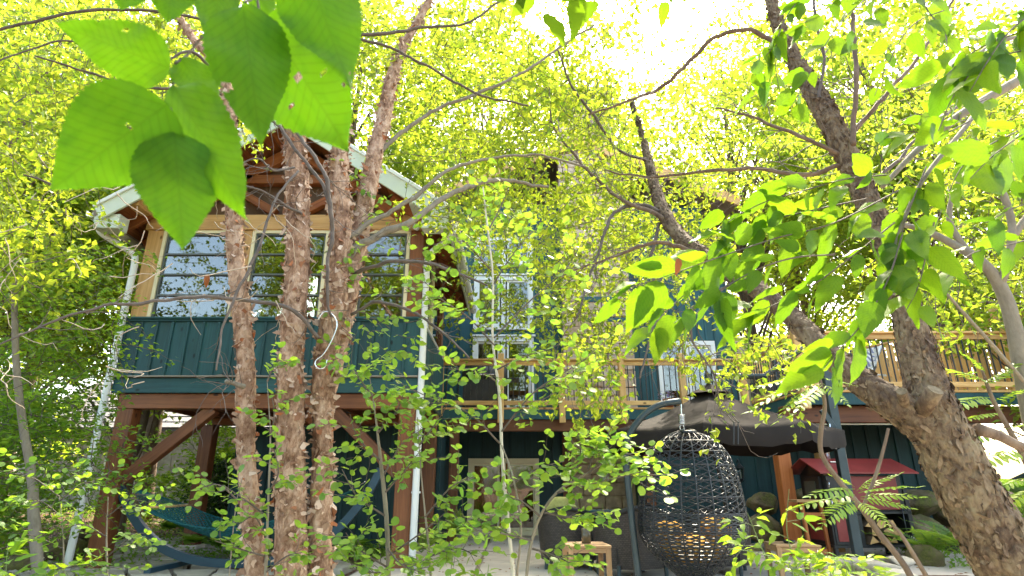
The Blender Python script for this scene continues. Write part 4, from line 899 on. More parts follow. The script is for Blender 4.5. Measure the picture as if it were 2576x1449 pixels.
# ------------------------------------------------------------------ boulders and slab edging
def rock(name, label, c, d, seed, cat='boulder', group='boulders of the garden bank', mat=None, amp=.35, box=.0):
    bm = bmesh.new(); bmesh.ops.create_icosphere(bm, subdivisions=4 if max(d) > .4 else 3, radius=1.0); V = np.array([list(v.co) for v in bm.verts])
    if box: V = np.sign(V) * np.abs(V) ** (1 - box)
    fl = np.array([[math.cos(q * 2.4 + seed), math.sin(q * 2.4 + seed) * math.cos(q), math.sin(q * 1.7 + seed)] for q in range(9)]); fl /= np.linalg.norm(fl, axis=1)[:, None]
    for q in fl: dq = V @ q; V = V - np.clip(dq - .74, 0, None)[:, None] * q * .85
    V = V * (1 + amp * (fbm(V * 1.3 + seed * 7, seed) - .45) + .16 * (fbm(V * 4 + seed, seed + 3) - .45) + .07 * (fbm(V * 11 + seed, seed + 5) - .45))[:, None] * np.array(d) / 2
    for v, q in zip(bm.verts, V): v.co = q
    me = bpy.data.meshes.new(name); bm.to_mesh(me); bm.free(); me.polygons.foreach_set('use_smooth', np.ones(len(me.polygons), bool))
    return put(name, me, None, mat or m_boulder, Matrix.Translation(Vector(c)) @ Matrix.Rotation(seed * 1.3, 4, 'Z') if not box else Matrix.Translation(Vector(c)), label=label, category=cat, group=group)
RK = [(1920, 1265, 11.6, .75, .45, 'upper boulder left of the orange post, against the dark wall'), (1918, 1330, 11.4, .85, .6, 'lower boulder left of the orange post'), (2035, 1262, 11.7, .85, .5, 'boulder between the orange post and the oven'),
      (2030, 1345, 11.4, .8, .6, 'low boulder right of the orange post, behind the prep stand'), (2300, 1268, 11.0, .95, .55, 'upper boulder right of the oven'), (2310, 1345, 10.4, .9, .65, 'large round boulder right of the oven beside the fern'), (2395, 1290, 11.4, .7, .6, 'boulder half hidden by the leaning trunk'),
      (2545, 1330, 9.8, .8, .6, 'boulder at the right edge beyond the leaning trunk'), (2330, 1405, 9.2, .55, .4, 'small mossy boulder at the edge of the fern bed'), (1890, 1395, 11.2, .6, .35, 'low boulder behind the right side table')]
for k, (u, v, Y, w, h, lb) in enumerate(RK): rock('boulder', lb, at(u, v, Y), (w, w * .8, h), k + 1)
SL = [(2190, 1428, 6.6, .55, .16, 'long flat garden slab on top of the edging'), (2255, 1412, 6.9, .3, .12, 'small pale slab at the right end of the edging'), (2235, 1449, 6.5, .6, .2, 'thick lower slab of the edging at the bottom of the picture'), (2130, 1415, 6.8, .4, .12, 'flat slab at the left end of the edging, among the weeds'), (2100, 1460, 6.4, .6, .22, 'lower left slab of the edging behind the weeds')]
for k, (u, v, Y, w, h, lb) in enumerate(SL): rock('edging_slab', lb, at(u, v, Y), (w, .4, h), k + 21, 'slab', 'stone slabs edging the planting bed', m_flag, .15, .55)
bd = MB(); bd.box((4.2, 6.55, .05), (1.5, .9, .24)); bd.build('bed_soil', m_soil, None, kind='structure')
EDGE = [(60, 1420, 8.6, .5, .3, 'rounded mossy rock beside the gravel at far left'), (175, 1385, 9.4, .7, .35, 'long mossy rock left of the white downspout'), (210, 1345, 10.4, .5, .3, 'mossy rock behind the downspout on the mulch')]
for k, (u, v, Y, w, h, lb) in enumerate(EDGE): rock('mossy_rock', lb, at(u, v, Y), (w, w * .7, h), k + 41, 'rock', 'rocks along the mulch bed')
rg3 = np.random.default_rng(11); b = MB(); ico = bmesh.new(); bmesh.ops.create_icosphere(ico, subdivisions=1, radius=1.0); IV = np.array([list(v.co) for v in ico.verts]); IF = np.array([[v.index for v in f.verts] for f in ico.faces]); ico.free()
for k in range(900):
    x, y = rg3.uniform(-8.6, -5.8), rg3.uniform(6.6, 8.9); s = rg3.uniform(.025, .06); b.add(IV * [s * 1.2, s, s * .7] + [x, y, float(ground_h(x, y)) + .03], IF)
b.build('river_gravel', island_mat('river_pebbles', [(0, (.22, .20, .17)), (.5, (.36, .33, .28)), (1, (.5, .47, .42))], .8), None, True, kind='stuff')
hr = thing('garden_handrail', 'dark tubular garden handrail at the right edge', 'handrail', (6.8, 7.5, .9)); b = MB(); b.tube([at(2500, 1232, 7.6), at(2590, 1190, 7.2), at(2700, 1140, 6.8)], .03, 10); b.build('rail_tube', m_steel_g, hr, True)
b = MB(); q = at(2590, 1190, 7.2); b.tube([q, (q.x, q.y, .5)], .025, 8); b.build('rail_post', m_steel_g, hr)
# bird feeder hook on the birch
fh = thing('feeder_hook', 'pale wire feeder hook hung on the third birch trunk', 'hook', at(830, 850, 3.75))
pp = [(800, 805), (815, 785), (835, 790), (848, 815), (838, 850), (815, 890), (797, 905), (793, 918), (803, 928), (818, 922), (823, 905)]
b = MB(); b.tube(spline([at(u, v, 3.72) for u, v in pp], 5), .0045, 6); b.build('wire', m_chrome, fh, True)

# ------------------------------------------------------------------ plants: shared machinery
m_lf_birch = leaf_mat('birch_leaf', [(.11, .20, .022), (.16, .25, .028), (.08, .17, .02)], [(.37, .50, .028), (.50, .555, .035), (.28, .45, .025)], .58)
m_lf_wood = leaf_mat('woodland_leaf', [(.09, .18, .022), (.15, .23, .028), (.07, .16, .02)], [(.36, .50, .028), (.50, .565, .036), (.26, .44, .025)], .58)
m_lf_deep = leaf_mat('understory_leaf', [(.07, .16, .025), (.11, .20, .03), (.06, .14, .022)], [(.28, .50, .03), (.40, .56, .035), (.20, .44, .03)], .52)
m_lf_aspen = leaf_mat('aspen_leaf', [(.09, .19, .035), (.13, .24, .04), (.07, .16, .04)], [(.26, .48, .03), (.40, .56, .035), (.20, .42, .03)], .5)
m_lf_elm = leaf_mat('elm_leaf', [(.05, .125, .012), (.065, .15, .015), (.045, .11, .012)], [(.15, .31, .007), (.22, .38, .009), (.11, .26, .006)], .56, .5, True, .2)
m_lf_elm_near = leaf_mat('near_elm_leaf', [(.05, .13, .008), (.06, .14, .009), (.05, .13, .008)], [(.125, .33, .003), (.14, .345, .004), (.12, .32, .003)], .62, .55, True, .2)
m_lf_sumac = leaf_mat('sumac_leaf', [(.07, .17, .02), (.10, .21, .025), (.06, .15, .02)], [(.32, .52, .02), (.42, .56, .025), (.26, .48, .02)], .5)
m_lf_fern = leaf_mat('fern_frond', [(.05, .13, .02), (.09, .17, .03)], [(.22, .40, .03), (.34, .46, .03)], .45)
m_lf_dead = island_mat('dead_leaf', [(0, (.16, .05, .02)), (1, (.30, .12, .04))])
m_bark_birch = bark_mat('river_birch_bark', [(.36, (.07, .036, .022)), (.43, (.17, .092, .053)), (.49, (.30, .185, .115)), (.55, (.45, .31, .21)), (.64, (.56, .43, .32))], 13., (1, 1, .55), bmp=1.)
m_flake = island_mat('birch_bark_flake', [(0, (.10, .055, .034)), (.08, (.34, .12, .045)), (.18, (.21, .125, .078)), (.55, (.37, .25, .165)), (.85, (.49, .36, .26)), (1, (.58, .47, .37))], .8)
m_bark_big = bark_mat('rough_cherry_bark', [(.36, (.03, .02, .013)), (.44, (.085, .056, .036)), (.50, (.15, .108, .066)), (.57, (.215, .165, .10)), (.66, (.20, .185, .095))], 10., (1, 1, .5), bmp=1.)
m_flake_big = bark_mat('cherry_bark_flake', [(.34, (.04, .026, .017)), (.44, (.10, .066, .042)), (.52, (.17, .122, .076)), (.60, (.24, .185, .115)), (.70, (.23, .13, .07))], 14., (1, 1, .6), bmp=.6)
m_bark_grey = bark_mat('grey_smooth_bark', [(.3, (.10, .085, .06)), (.5, (.20, .175, .13)), (.7, (.28, .25, .19))], 16., (1, 1, .3), .8, .4)
m_bark_wood = bark_mat('woodland_bark', [(.3, (.05, .035, .025)), (.5, (.14, .10, .07)), (.7, (.26, .20, .14))], 9., (1, 1, .25))
m_bark_pale = bark_mat('pale_aspen_bark', [(.3, (.22, .20, .15)), (.5, (.50, .47, .38)), (.7, (.62, .58, .48))], 22., (1, 1, .5), .7, .3)
m_twig = plain('dark_twig', (.10, .08, .064), .8, 0, .3, 20., .3)
m_dead_twig = plain('pale_dead_twig', (.42, .35, .26), .85, 0, .25, 20., .3)

def leaf_mesh(L, W, n=9, serr=.0, curl=.12, fold=.18, tipw=1.6, basew=.55, holes=(), across=1, name='leaf', mat=None, seed=0):
    """ovate leaf: base at the origin, midrib along +X, upper face +Z"""
    rg = np.random.default_rng(seed); ts = np.linspace(0, 1, n + 1); w = (ts ** basew) * ((1 - ts) ** (1 / tipw)) if tipw > 1.3 else np.clip(np.sin(np.pi * ts ** .80), 0, 1) ** .80 * (1 - ts) ** .22; w = w / w.max()
    m = 2 * across + 1; V, UVc = [], []
    for i, t in enumerate(ts):
        ww = w[i] * W / 2 * (1 + (serr * (1 if i % 2 else -1) if 0 < i < n else 0))
        for j in range(m):
            q = (j - across) / across
            V.append((t * L - (abs(q) ** 2) * .06 * L * w[i], q * ww, abs(q) * ww * fold - curl * L * t * t + .014 * L * math.sin(t * 9 + q * 2 + seed) + .012 * L * abs(q) * math.sin(t * 23 + seed * 2 + (2 if q > 0 else 0)))); UVc.append((q * w[i], t))
    V = np.array(V); Fq = []
    for i in range(n):
        for j in range(m - 1):
            f = [i * m + j, (i + 1) * m + j, (i + 1) * m + j + 1, i * m + j + 1]; c = V[f].mean(0)
            if any((c[0] - hx * L) ** 2 + (c[1] - hy * W) ** 2 < (hr * L) ** 2 for hx, hy, hr in holes): continue
            Fq.append(f)
    b = MB(); b.add(V, np.array(Fq)); me = b.mesh(name, True); uv = me.uv_layers.new(name='leaf'); li = np.zeros(len(me.loops), np.int32); me.loops.foreach_get('vertex_index', li); uv.data.foreach_set('uv', np.array(UVc)[li].ravel())
    if mat: me.materials.append(mat)
    return me
def leaf_matrix(base, axis, nrm, s=1.0):
    x = Vector(axis).normalized(); z = Vector(nrm); z = (z - x * z.dot(x)); z = z.normalized() if z.length > 1e-5 else Vector((0, 0, 1)); y = z.cross(x)
    M = Matrix((x, y, z)).transposed().to_4x4(); return Matrix.Translation(Vector(base)) @ M @ Matrix.Scale(s, 4)
def bark_disp(amp, fz=3., fr=9., seed=0):
    def f(D, L, r, P):
        Q = P.reshape(-1, 3); w = np.stack([fbm(Q * 6, seed + 20 + k, 2) for k in range(3)], -1) * .12; q = (Q + w) * np.array([fr, fr, fz])
        rid = 1 - np.abs(2 * vnoise(q, seed) - 1); rid2 = 1 - np.abs(2 * vnoise(q * 2.3, seed + 3) - 1); fine = fbm(Q * np.array([fr * 5, fr * 5, fz * 4]), seed + 9, 3) - .45
        d = -np.clip(rid - .72, 0, None) * 2.6 - np.clip(rid2 - .75, 0, None) * 1.6 + fine * .9
        return (amp * d).reshape(r.shape) + r * .10 * (fbm(Q * 2.2, seed + 4, 2).reshape(r.shape) - .4)
    return f
def px_path(rows, k=6):
    """rows (u, v, Y, radius in px) -> sampled points and radii in metres"""
    q = []
    for u, v, Y, r in rows: w = at(u, v, Y); q.append((*w, pix(r, w.y * _c + (w.z - CH) * _s)))
    S = spline(q, k); return S[:, :3], np.maximum(S[:, 3], .0012)
def gnarl(P, r, seed=0):
    """small kinks and nodes along a limb"""
    n = len(P); rg = np.random.default_rng(seed); w = np.stack([fbm(P * 9 + 3 * k + seed, seed + k, 3) - .45 for k in range(3)], -1); L = np.linalg.norm(np.diff(P, axis=0), axis=1).sum(); return P + w * min(.05, .02 + r.max() * 1.2), r * (1 + .5 * np.clip(vnoise(P * 14 + seed, seed + 7) - .6, 0, 1)) * .92
def flakes(b, P, r, count, rng, size=(.018, .05), lift=.5, tall=1.3):
    """curled scraps of bark standing off a trunk"""
    T = np.gradient(P, axis=0); T /= np.linalg.norm(T, axis=1)[:, None]; L = np.linalg.norm(np.diff(P, axis=0), axis=1); pr = np.concatenate([L, [L[-1]]]) * r; pr /= pr.sum()
    for i in rng.choice(len(P), count, p=pr):
        t = T[i] + rng.normal(size=3) * .35; t /= np.linalg.norm(t); a = rng.normal(size=3); n = a - t * a.dot(t); n /= np.linalg.norm(n); s = np.cross(n, t); w = rng.uniform(*size); h = w * rng.uniform(.5, tall)
        c = P[i] + rng.uniform(-.5, .5) * T[i] * (L[min(i, len(L) - 1)]) + n * r[i] * 1.02; sg = rng.choice((-1, 1)); k = rng.uniform(.15, 1) * lift
        hh = (rng.uniform(.7, 1.1), rng.uniform(.5, 1.2), rng.uniform(.05, .6)); sh = np.cumsum(rng.normal(size=3) * .28)
        V = [c + s * sg * ((x + rng.normal() * .10) * w) + t * (y * h * hh[q] + sh[q] * h) + n * (k * w * x * x * 1.5 - .004) for q, x in enumerate((0, .55, 1.)) for y in (-.5, .5)]
        b.add(np.array(V), np.array([[0, 2, 3, 1], [2, 4, 5, 3]]))
def rand_perp(d, rng):
    a = np.array(rng.normal(size=3)); d = np.asarray(d, float); a -= d * a.dot(d); return a / (np.linalg.norm(a) + 1e-9)

class Foliage:
    """gathers leaves for one plant; the biggest in view become single leaf objects, the rest one mesh"""
    def __init__(s): s.L = []
    def leaf(s, base, axis, nrm, size): s.L.append((Vector(base), Vector(axis), Vector(nrm), size))
    def emit(s, parent, meshes, mat, single=300, name='leaf', rest='foliage'):
        key = lambda q: -q[3] / max(.2, (q[0] - cam.location).length) - (0 if 0 < q[0].y else -9); s.L.sort(key=key)
        for q in s.L[:single]: put(name, random.choice(meshes), parent, mat, leaf_matrix(*q))
        if len(s.L) > single:
            b = MB(); T = [(np.array([v.co for v in m.vertices]), np.array([list(p.vertices) for p in m.polygons])) for m in meshes]
            for q in s.L[single:]:
                V, Fc = T[random.randrange(len(T))]; M = np.array(leaf_matrix(*q)); b.add(V @ M[:3, :3].T + M[:3, 3], Fc)
            me = b.mesh(rest, True); put(rest, me, parent, mat, kind='stuff')
def twiggy(wood_mb, fol, start, d, length, r, rng, leaf, n_leaf, up=.6, droop=.0, wander=.25, nrm=(0, 0, 1), nj=.45, hang=.3, ctl=5):
    """one twig with alternate leaves"""
    P = [np.array(start, float)]; d = np.array(d, float); d /= np.linalg.norm(d)
    for k in range(ctl):
        d = d + rng.normal(size=3) * wander * .5 + np.array([0, 0, -droop * .25]); d /= np.linalg.norm(d); P.append(P[-1] + d * length / ctl)
    wood_mb.tube(P, np.linspace(r, r * .3, len(P)), 4, False); P = np.array(P)
    for k in range(n_leaf):
        t = (k + .6 + rng.uniform(-.2, .2)) / n_leaf * ctl; i = min(int(t), ctl - 1); p = P[i] + (P[i + 1] - P[i]) * (t - i); dd = P[i + 1] - P[i]; dd = dd / np.linalg.norm(dd)
        z = np.array(nrm, float) + rng.normal(size=3) * nj; s = np.cross(z, dd); s /= np.linalg.norm(s) + 1e-9
        ax = dd * .55 + s * (1 if k % 2 else -1) * .8 + np.array([0, 0, -hang]) + rng.normal(size=3) * .2
        pet = p + ax / np.linalg.norm(ax) * leaf * .25; wood_mb.tube([p, pet], r * .25, 3, False); fol.leaf(pet, ax, z, leaf * rng.uniform(.7, 1.2))
    z = np.array(nrm, float) + rng.normal(size=3) * nj; fol.leaf(P[-1], d + np.array([0, 0, -hang]), z, leaf * rng.uniform(.8, 1.2))

# ------------------------------------------------------------------ woodland trees: trunk, limbs and a crown of many leaves
def wood_tree(label, x, y, h, cr, ch0, nleaf, size, mat, rng, tr=.13, bark=m_bark_wood, lean=(0, 0), flat=.5, clump=.46, name='woodland_tree', group='trees round the house', nclump=None, up=.6, zmax=None):
    zb = float(ground_h(x, y)) - .1; o = thing(name, label, 'tree', (x, y, zb), group); k = 9
    tp = np.array([[x + lean[0] * t * t + .12 * math.sin(t * 5 + x), y + lean[1] * t * t + .12 * math.sin(t * 4 + y), zb + (h * .92) * t] for t in np.linspace(0, 1, k)])
    S = spline([(*p, tr * (1 - .82 * t) * (1.35 if i == 0 else 1)) for i, (p, t) in enumerate(zip(tp, np.linspace(0, 1, k)))], 5)
    b = MB(); b.tube(S[:, :3], S[:, 3], 12, True, bark_disp(.012, 2., 9., int(abs(x) * 10))); b.build('trunk', bark, o, True)
    nc = nclump or max(24, int(cr * cr * 7)); C = []
    while len(C) < nc:
        q = rng.uniform(-1, 1, 3); d2 = q[0] ** 2 + q[1] ** 2 + q[2] ** 2
        if d2 > 1 or d2 < .12: continue
        q = q * (.85 + .3 * rng.random()); C.append(q)
    C = np.array(C); hc = (h - ch0) / 2; cz = zb + ch0 + hc; top = np.array([x + lean[0] * .5, y + lean[1] * .5, 0])
    C = C * [cr, cr, hc] + [top[0], top[1], cz]
    lb = MB()
    for c in C[:: 2]:
        t = np.clip((c[2] - zb - .2 * cr) / h - .12, .12, .9); i = int(t * (len(S) - 1)); p0 = S[i, :3]; mid = (p0 + c) / 2 + rng.normal(size=3) * .12 + [0, 0, .15]; r0 = min(S[i, 3] * .45, .012 + .012 * np.linalg.norm(c - p0))
        lb.tube(spline([p0, mid, c], 3), np.linspace(r0, .005, 7), 5, False)
    lb.build('limbs', bark, o, True, kind='stuff')
    nleaf = int(nleaf * .86); idx = rng.integers(0, nc, nleaf); P = C[idx] + rng.normal(size=(nleaf, 3)) * [clump, clump, clump * flat]
    fb = MB(); fb.add(*leaves_np(P, size * 1.38, rng, up, .25, .62)); fb.build('crown', mat, o, kind='stuff'); return o
rng = np.random.default_rng(21)
TREES = [
 # label, x, y, h, crown radius, crown base, leaves, leaf size, mat, trunk r
 ('tall maple at the far left edge, nearest of the left woods', -9.9, 9.8, 11, 2.4, 2.2, 13000, .12, m_lf_wood, .15),
 ('slim dark trunked tree left of the sunroom downspout', -7.6, 12.2, 12.5, 2.4, 1.8, 13000, .12, m_lf_wood, .14),
 ('leafy tree filling the left edge behind the maple', -12.0, 12.5, 14, 3.2, 1.2, 17000, .14, m_lf_wood, .2),
 ('broad tree over the left corner of the sunroom roof', -9.4, 15.8, 17, 3.8, 4.5, 19000, .15, m_lf_wood, .22),
 ('pale trunked tree seen beneath the sunroom brace', -7.6, 15.2, 13, 2.2, 3.6, 9000, .13, m_lf_wood, .2),
 ('thin tree beside the pale trunk under the sunroom', -6.9, 16.4, 12, 2.0, 2.8, 8000, .13, m_lf_deep, .1),
 ('background tree above the neighbour roof at left', -14.5, 17.5, 17, 4.0, 2.0, 17000, .17, m_lf_wood, .25),
 ('tall tree rising behind the sunroom ridge', -5.6, 17.5, 19, 3.6, 6.5, 17000, .15, m_lf_wood, .24),
 ('tall tree left of the chimney behind the house', -1.2, 21.5, 21, 4.2, 8.0, 17000, .17, m_lf_wood, .28),
 ('tall tree standing right behind the chimney', 3.6, 22.5, 17, 3.4, 8.0, 9000, .17, m_lf_wood, .26),
 ('tree behind the garage roof at right', 13.5, 25.0, 15, 4.0, 4.5, 13000, .18, m_lf_wood, .25),
 ('bright tree over the right fence, nearest to it', 10.6, 13.8, 12, 3.0, 3.4, 15000, .13, m_lf_wood, .18),
 ('tall tree at the upper right corner', 12.5, 16.5, 18, 4.2, 4.0, 19000, .16, m_lf_wood, .26),
 ('leafy tree at the right edge behind the handrail', 9.8, 9.6, 8, 2.0, 1.6, 9000, .10, m_lf_wood, .12),
 ('tall thin crowned tree between the chimney and the leaning tree', 8.2, 19.0, 18, 3.6, 6.5, 6500, .17, m_lf_wood, .24),
 ('tall tree high above the garage ridge', 12.0, 24.0, 23, 4.2, 8.0, 11000, .19, m_lf_wood, .3),
 ('distant tree closing the right side behind the fence', 18.0, 20.0, 16, 4.4, 2.0, 12000, .19, m_lf_wood, .28),
 ('distant tree closing the left woods', -20.0, 20.0, 17, 4.6, 1.0, 12000, .19, m_lf_wood, .3),
]
for k, (lb, x, y, h, cr, cb, nl, sz_, mt_, tr_) in enumerate(TREES): wood_tree(lb, x, y, h, cr, cb, nl, sz_, mt_, rng, tr_, lean=(rng.uniform(-.6, .6), rng.uniform(-.5, .3)), flat=.38)
for lb, x, y in (('tall tree behind the viewer mirrored in the left sunroom panes', -9.5, -9.0), ('tall tree behind the viewer mirrored in the middle sunroom panes', -6.0, -11.5), ('tall tree behind the viewer mirrored in the right sunroom panes', -2.5, -10.0)): wood_tree(lb, x, y, 15.5, 3.0, 4.0, 9000, .2, m_lf_wood, rng, .2, name='mirrored_tree', group='trees behind the viewer')
for lb, x, y, h, cr, nl in (('low leafy understory bush at the far left bottom', -6.9, 7.0, 2.6, 1.1, 3600), ('understory bush left of the white downspout', -7.6, 9.0, 3.0, 1.0, 3600), ('understory bush between the left tree trunks', -9.2, 11.0, 3.6, 1.4, 4500), ('understory bush behind the left brace, by the neighbour house', -7.0, 14.0, 2.6, 1.2, 4200), ('leafy bush beyond the sunroom rear post', -5.9, 13.2, 2.4, .9, 3000), ('bush at the right edge under the fence', 9.4, 8.3, 2.6, 1.1, 3500)):
    wood_tree(lb, x, y, h, cr, .3, nl, .085, m_lf_deep, rng, .03, m_bark_grey, flat=.3, clump=.26, name='understory_bush', group='understory bushes', nclump=40, up=.75)
wood_tree('dark evergreen shrub under the sunroom, before the beige house', -5.95, 12.4, 1.9, .55, .1, 6000, .045, leaf_mat('yew_needle', [(.02, .05, .012), (.04, .08, .02)], [(.05, .12, .02), (.08, .16, .02)], .3), rng, .04, m_bark_wood, clump=.16, name='evergreen_shrub', group='evergreen shrubs', nclump=60, up=.3)

# ------------------------------------------------------------------ river birch clump in front of the sunroom
bi = thing('river_birch', 'clump of peeling river birch trunks in front of the sunroom', 'tree', (-1.5, 4.0, 0))
def trunk(par, rows, seed, amp=.012, n=26, k=14, mat=m_bark_birch, fl=900, fmat=m_flake, size=(.012, .046), lift=.7, name='trunk', disp=None):
    P, r = px_path([(u, v, Y, q * .94) for u, v, Y, q in rows], int(k * 1.7)); b = MB(); b.tube(P, r, int(n * 1.6), True, disp or bark_disp(amp, 5., 16., seed)); t = b.build(name, mat, par, True)
    if fl: fb = MB(); flakes(fb, P, r, fl, np.random.default_rng(seed), size, lift); fb.build('bark_flakes', fmat, t, kind='stuff')
    return P, r
trunk(bi, [(655, 1640, 4.0, 33), (645, 1449, 4.0, 30), (632, 1300, 4.0, 26), (620, 1150, 4.0, 25), (618, 1000, 4.0, 26), (618, 900, 4.0, 24), (604, 760, 4.0, 24), (590, 600, 4.05, 22), (586, 450, 4.1, 21), (578, 300, 4.2, 18), (572, 230, 4.2, 16), (545, 160, 4.3, 13), (480, 90, 4.4, 11), (430, 0, 4.5, 9), (400, -80, 4.6, 8)], 1)
trunk(bi, [(738, 1640, 3.9, 58), (733, 1449, 3.9, 45), (733, 1300, 3.9, 42), (731, 1150, 3.9, 39), (732, 1000, 3.9, 36), (731, 900, 3.9, 34), (742, 780, 3.9, 34), (750, 600, 3.95, 31), (748, 450, 4.0, 30), (740, 330, 4.0, 28), (732, 260, 4.0, 24), (745, 160, 4.1, 17), (742, 40, 4.2, 15), (730, -80, 4.3, 12)], 2, .014, 32, fl=1500)
trunk(bi, [(800, 1640, 4.0, 52), (806, 1449, 4.0, 35), (806, 1300, 4.0, 31), (811, 1150, 4.0, 28), (813, 1000, 4.0, 30), (821, 900, 4.0, 32), (843, 760, 4.0, 31), (857, 600, 4.05, 28), (850, 450, 4.1, 31), (860, 350, 4.15, 20), (866, 240, 4.2, 11), (876, 120, 4.3, 9), (884, -60, 4.4, 7)], 3, .014, 30, fl=1500)
trunk(bi, [(800, 1080, 4.15, 22), (845, 900, 4.2, 24), (880, 720, 4.25, 26), (905, 590, 4.3, 25), (925, 480, 4.4, 24), (945, 380, 4.5, 22), (965, 300, 4.6, 20), (985, 200, 4.7, 17), (1012, 120, 4.8, 13), (1065, 30, 4.9, 10), (1110, -60, 5.0, 8)], 4, .010, 26, fl=1000)
wm, dm, fo = MB(), MB(), Foliage()
LIMBS = [  # traced limbs (u, v, Y, radius px)
 [(700, 282, 3.7, 6), (760, 350, 3.65, 6.5), (815, 435, 3.6, 7), (830, 505, 3.62, 7.5), (838, 580, 3.65, 7), (826, 660, 3.66, 6), (822, 740, 3.68, 5), (832, 800, 3.72, 4)],
 [(600, 262, 3.9, 3), (680, 300, 3.75, 5), (745, 375, 3.68, 6), (800, 450, 3.64, 6), (832, 520, 3.62, 6)],
 [(-40, 885, 3.0, 3), (120, 815, 3.1, 4), (250, 775, 3.2, 5), (400, 755, 3.35, 6), (520, 748, 3.5, 6.5), (650, 758, 3.65, 7), (740, 785, 3.75, 7), (800, 850, 3.85, 7)],
 [(868, 660, 4.1, 15), (905, 615, 4.15, 14), (960, 590, 4.2, 13), (1040, 555, 4.3, 11), (1130, 490, 4.5, 9), (1230, 455, 4.8, 8), (1290, 458, 5, 7), (1380, 470, 5.2, 5)],
 [(880, 600, 4.1, 10), (940, 555, 4.15, 9), (1000, 520, 4.2, 8), (1070, 475, 4.3, 7), (1130, 425, 4.4, 6), (1230, 402, 4.6, 5), (1350, 390, 4.8, 4), (1480, 420, 5.0, 3)],
 [(950, 385, 4.5, 8), (1030, 320, 4.6, 7), (1110, 270, 4.7, 6.5), (1200, 235, 4.8, 6), (1320, 180, 5.0, 5), (1420, 110, 5.2, 4), (1500, 60, 5.3, 3)],
 [(890, 690, 4.1, 7), (950, 665, 4.0, 7), (1060, 658, 3.9, 6), (1160, 690, 3.9, 5), (1230, 720, 3.9, 3)],
 [(880, 790, 4.05, 6), (960, 762, 4.0, 6), (1050, 790, 3.9, 5), (1120, 840, 3.85, 4), (1180, 900, 3.8, 3)],
 [(880, 90, 4.3, 6), (960, 85, 4.4, 6), (1060, 70, 4.5, 5), (1180, 55, 4.6, 4), (1260, 0, 4.7, 4)],
 [(884, 95, 4.3, 5), (980, 120, 4.4, 5), (1080, 170, 4.5, 4.5), (1200, 235, 4.6, 4), (1330, 265, 4.8, 3)],
 [(560, 190, 4.2, 6), (480, 130, 4.0, 5), (400, 160, 3.9, 4), (300, 150, 3.8, 4), (180, 105, 3.7, 3.5), (60, 130, 3.6, 3), (-40, 170, 3.5, 3)],
 [(570, 240, 4.2, 5), (450, 225, 4.0, 5), (330, 215, 3.9, 4.5), (200, 175, 3.8, 4), (90, 140, 3.7, 3)],
 [(540, 60, 4.2, 5), (420, 30, 4.0, 5), (270, 25, 3.9, 5), (150, 40, 3.8, 5), (-30, 80, 3.7, 5)],
 [(590, 470, 4.1, 5), (480, 430, 3.9, 5), (340, 440, 3.8, 4), (180, 470, 3.7, 3.5), (60, 440, 3.6, 3)],
 [(760, 540, 3.9, 5), (720, 520, 3.8, 5), (660, 480, 3.7, 4), (610, 470, 3.65, 3)],
 [(750, 430, 3.8, 4), (700, 490, 3.6, 4), (672, 560, 3.5, 4.5), (640, 650, 3.45, 5), (600, 730, 3.4, 5), (560, 830, 3.35, 4), (545, 930, 3.3, 3)],
 [(740, 420, 3.8, 4), (690, 430, 3.65, 4), (640, 400, 3.6, 3), (560, 440, 3.5, 3)],
 [(615, 975, 3.9, 9), (590, 965, 3.85, 8), (570, 960, 3.8, 7)],
]
rng = np.random.default_rng(33)
limb_pts = []
for L in LIMBS:
    P, r = gnarl(*px_path([(u, v, Y, q * .78) for u, v, Y, q in L], 9), len(limb_pts)); b = MB(); b.tube(P, r, 8); b.build('limb', m_twig if L[0][3] < 7.5 else m_bark_grey, bi, True); limb_pts.append((P, r))
def side_twigs(limbs, per, rng, Lr=(.15, .5), r0=.0032, down=.1):
    b = MB()
    for P, r in limbs:
        for k in range(per):
            i = rng.integers(2, len(P) - 1); d = (P[i] - P[i - 1]); d /= np.linalg.norm(d); q = d * .9 + rand_perp(d, rng) * .7 - np.array([0, 0, down]); p = [P[i]]; Ln = rng.uniform(*Lr)
            for s in range(7): q = q / np.linalg.norm(q) + rng.normal(size=3) * .22; p.append(p[-1] + q / np.linalg.norm(q) * Ln / 7)
            b.tube(p, np.linspace(min(r0, r[i] * .6), .0011, 8), 4, False)
            if rng.random() < .7:
                j = rng.integers(2, 6); q = p[j + 1] - p[j]; q = q / np.linalg.norm(q) + rand_perp(q, rng) * .8; p2 = [p[j]]
                for s in range(4): q = q / np.linalg.norm(q) + rng.normal(size=3) * .25; p2.append(p2[-1] + q / np.linalg.norm(q) * Ln * .12)
                b.tube(p2, np.linspace(.0018, .0009, 5), 3, False)
    return b
side_twigs(limb_pts, 9, rng).build('side_twigs', m_twig, bi, True, kind='stuff')
# dead twigs hanging at the left
for k in range(90):
    u, v = (rng.uniform(-20, 380), rng.uniform(380, 1000)) if k < 55 else (rng.uniform(420, 720), rng.uniform(430, 820)); p = np.array(at(u, v, rng.uniform(3.2, 4.6))); d = np.array([rng.normal() * .7, rng.normal() * .4, -.7 + rng.normal() * .4]); P = [p]
    for q in range(6): d = d / np.linalg.norm(d) + rng.normal(size=3) * .4; P.append(P[-1] + d / np.linalg.norm(d) * rng.uniform(.03, .09))
    (dm if k % 3 else wm).tube(P, np.linspace(.004, .0015, 7), 4, False)
dm.build('dead_twigs', m_dead_twig, bi, True, kind='stuff')
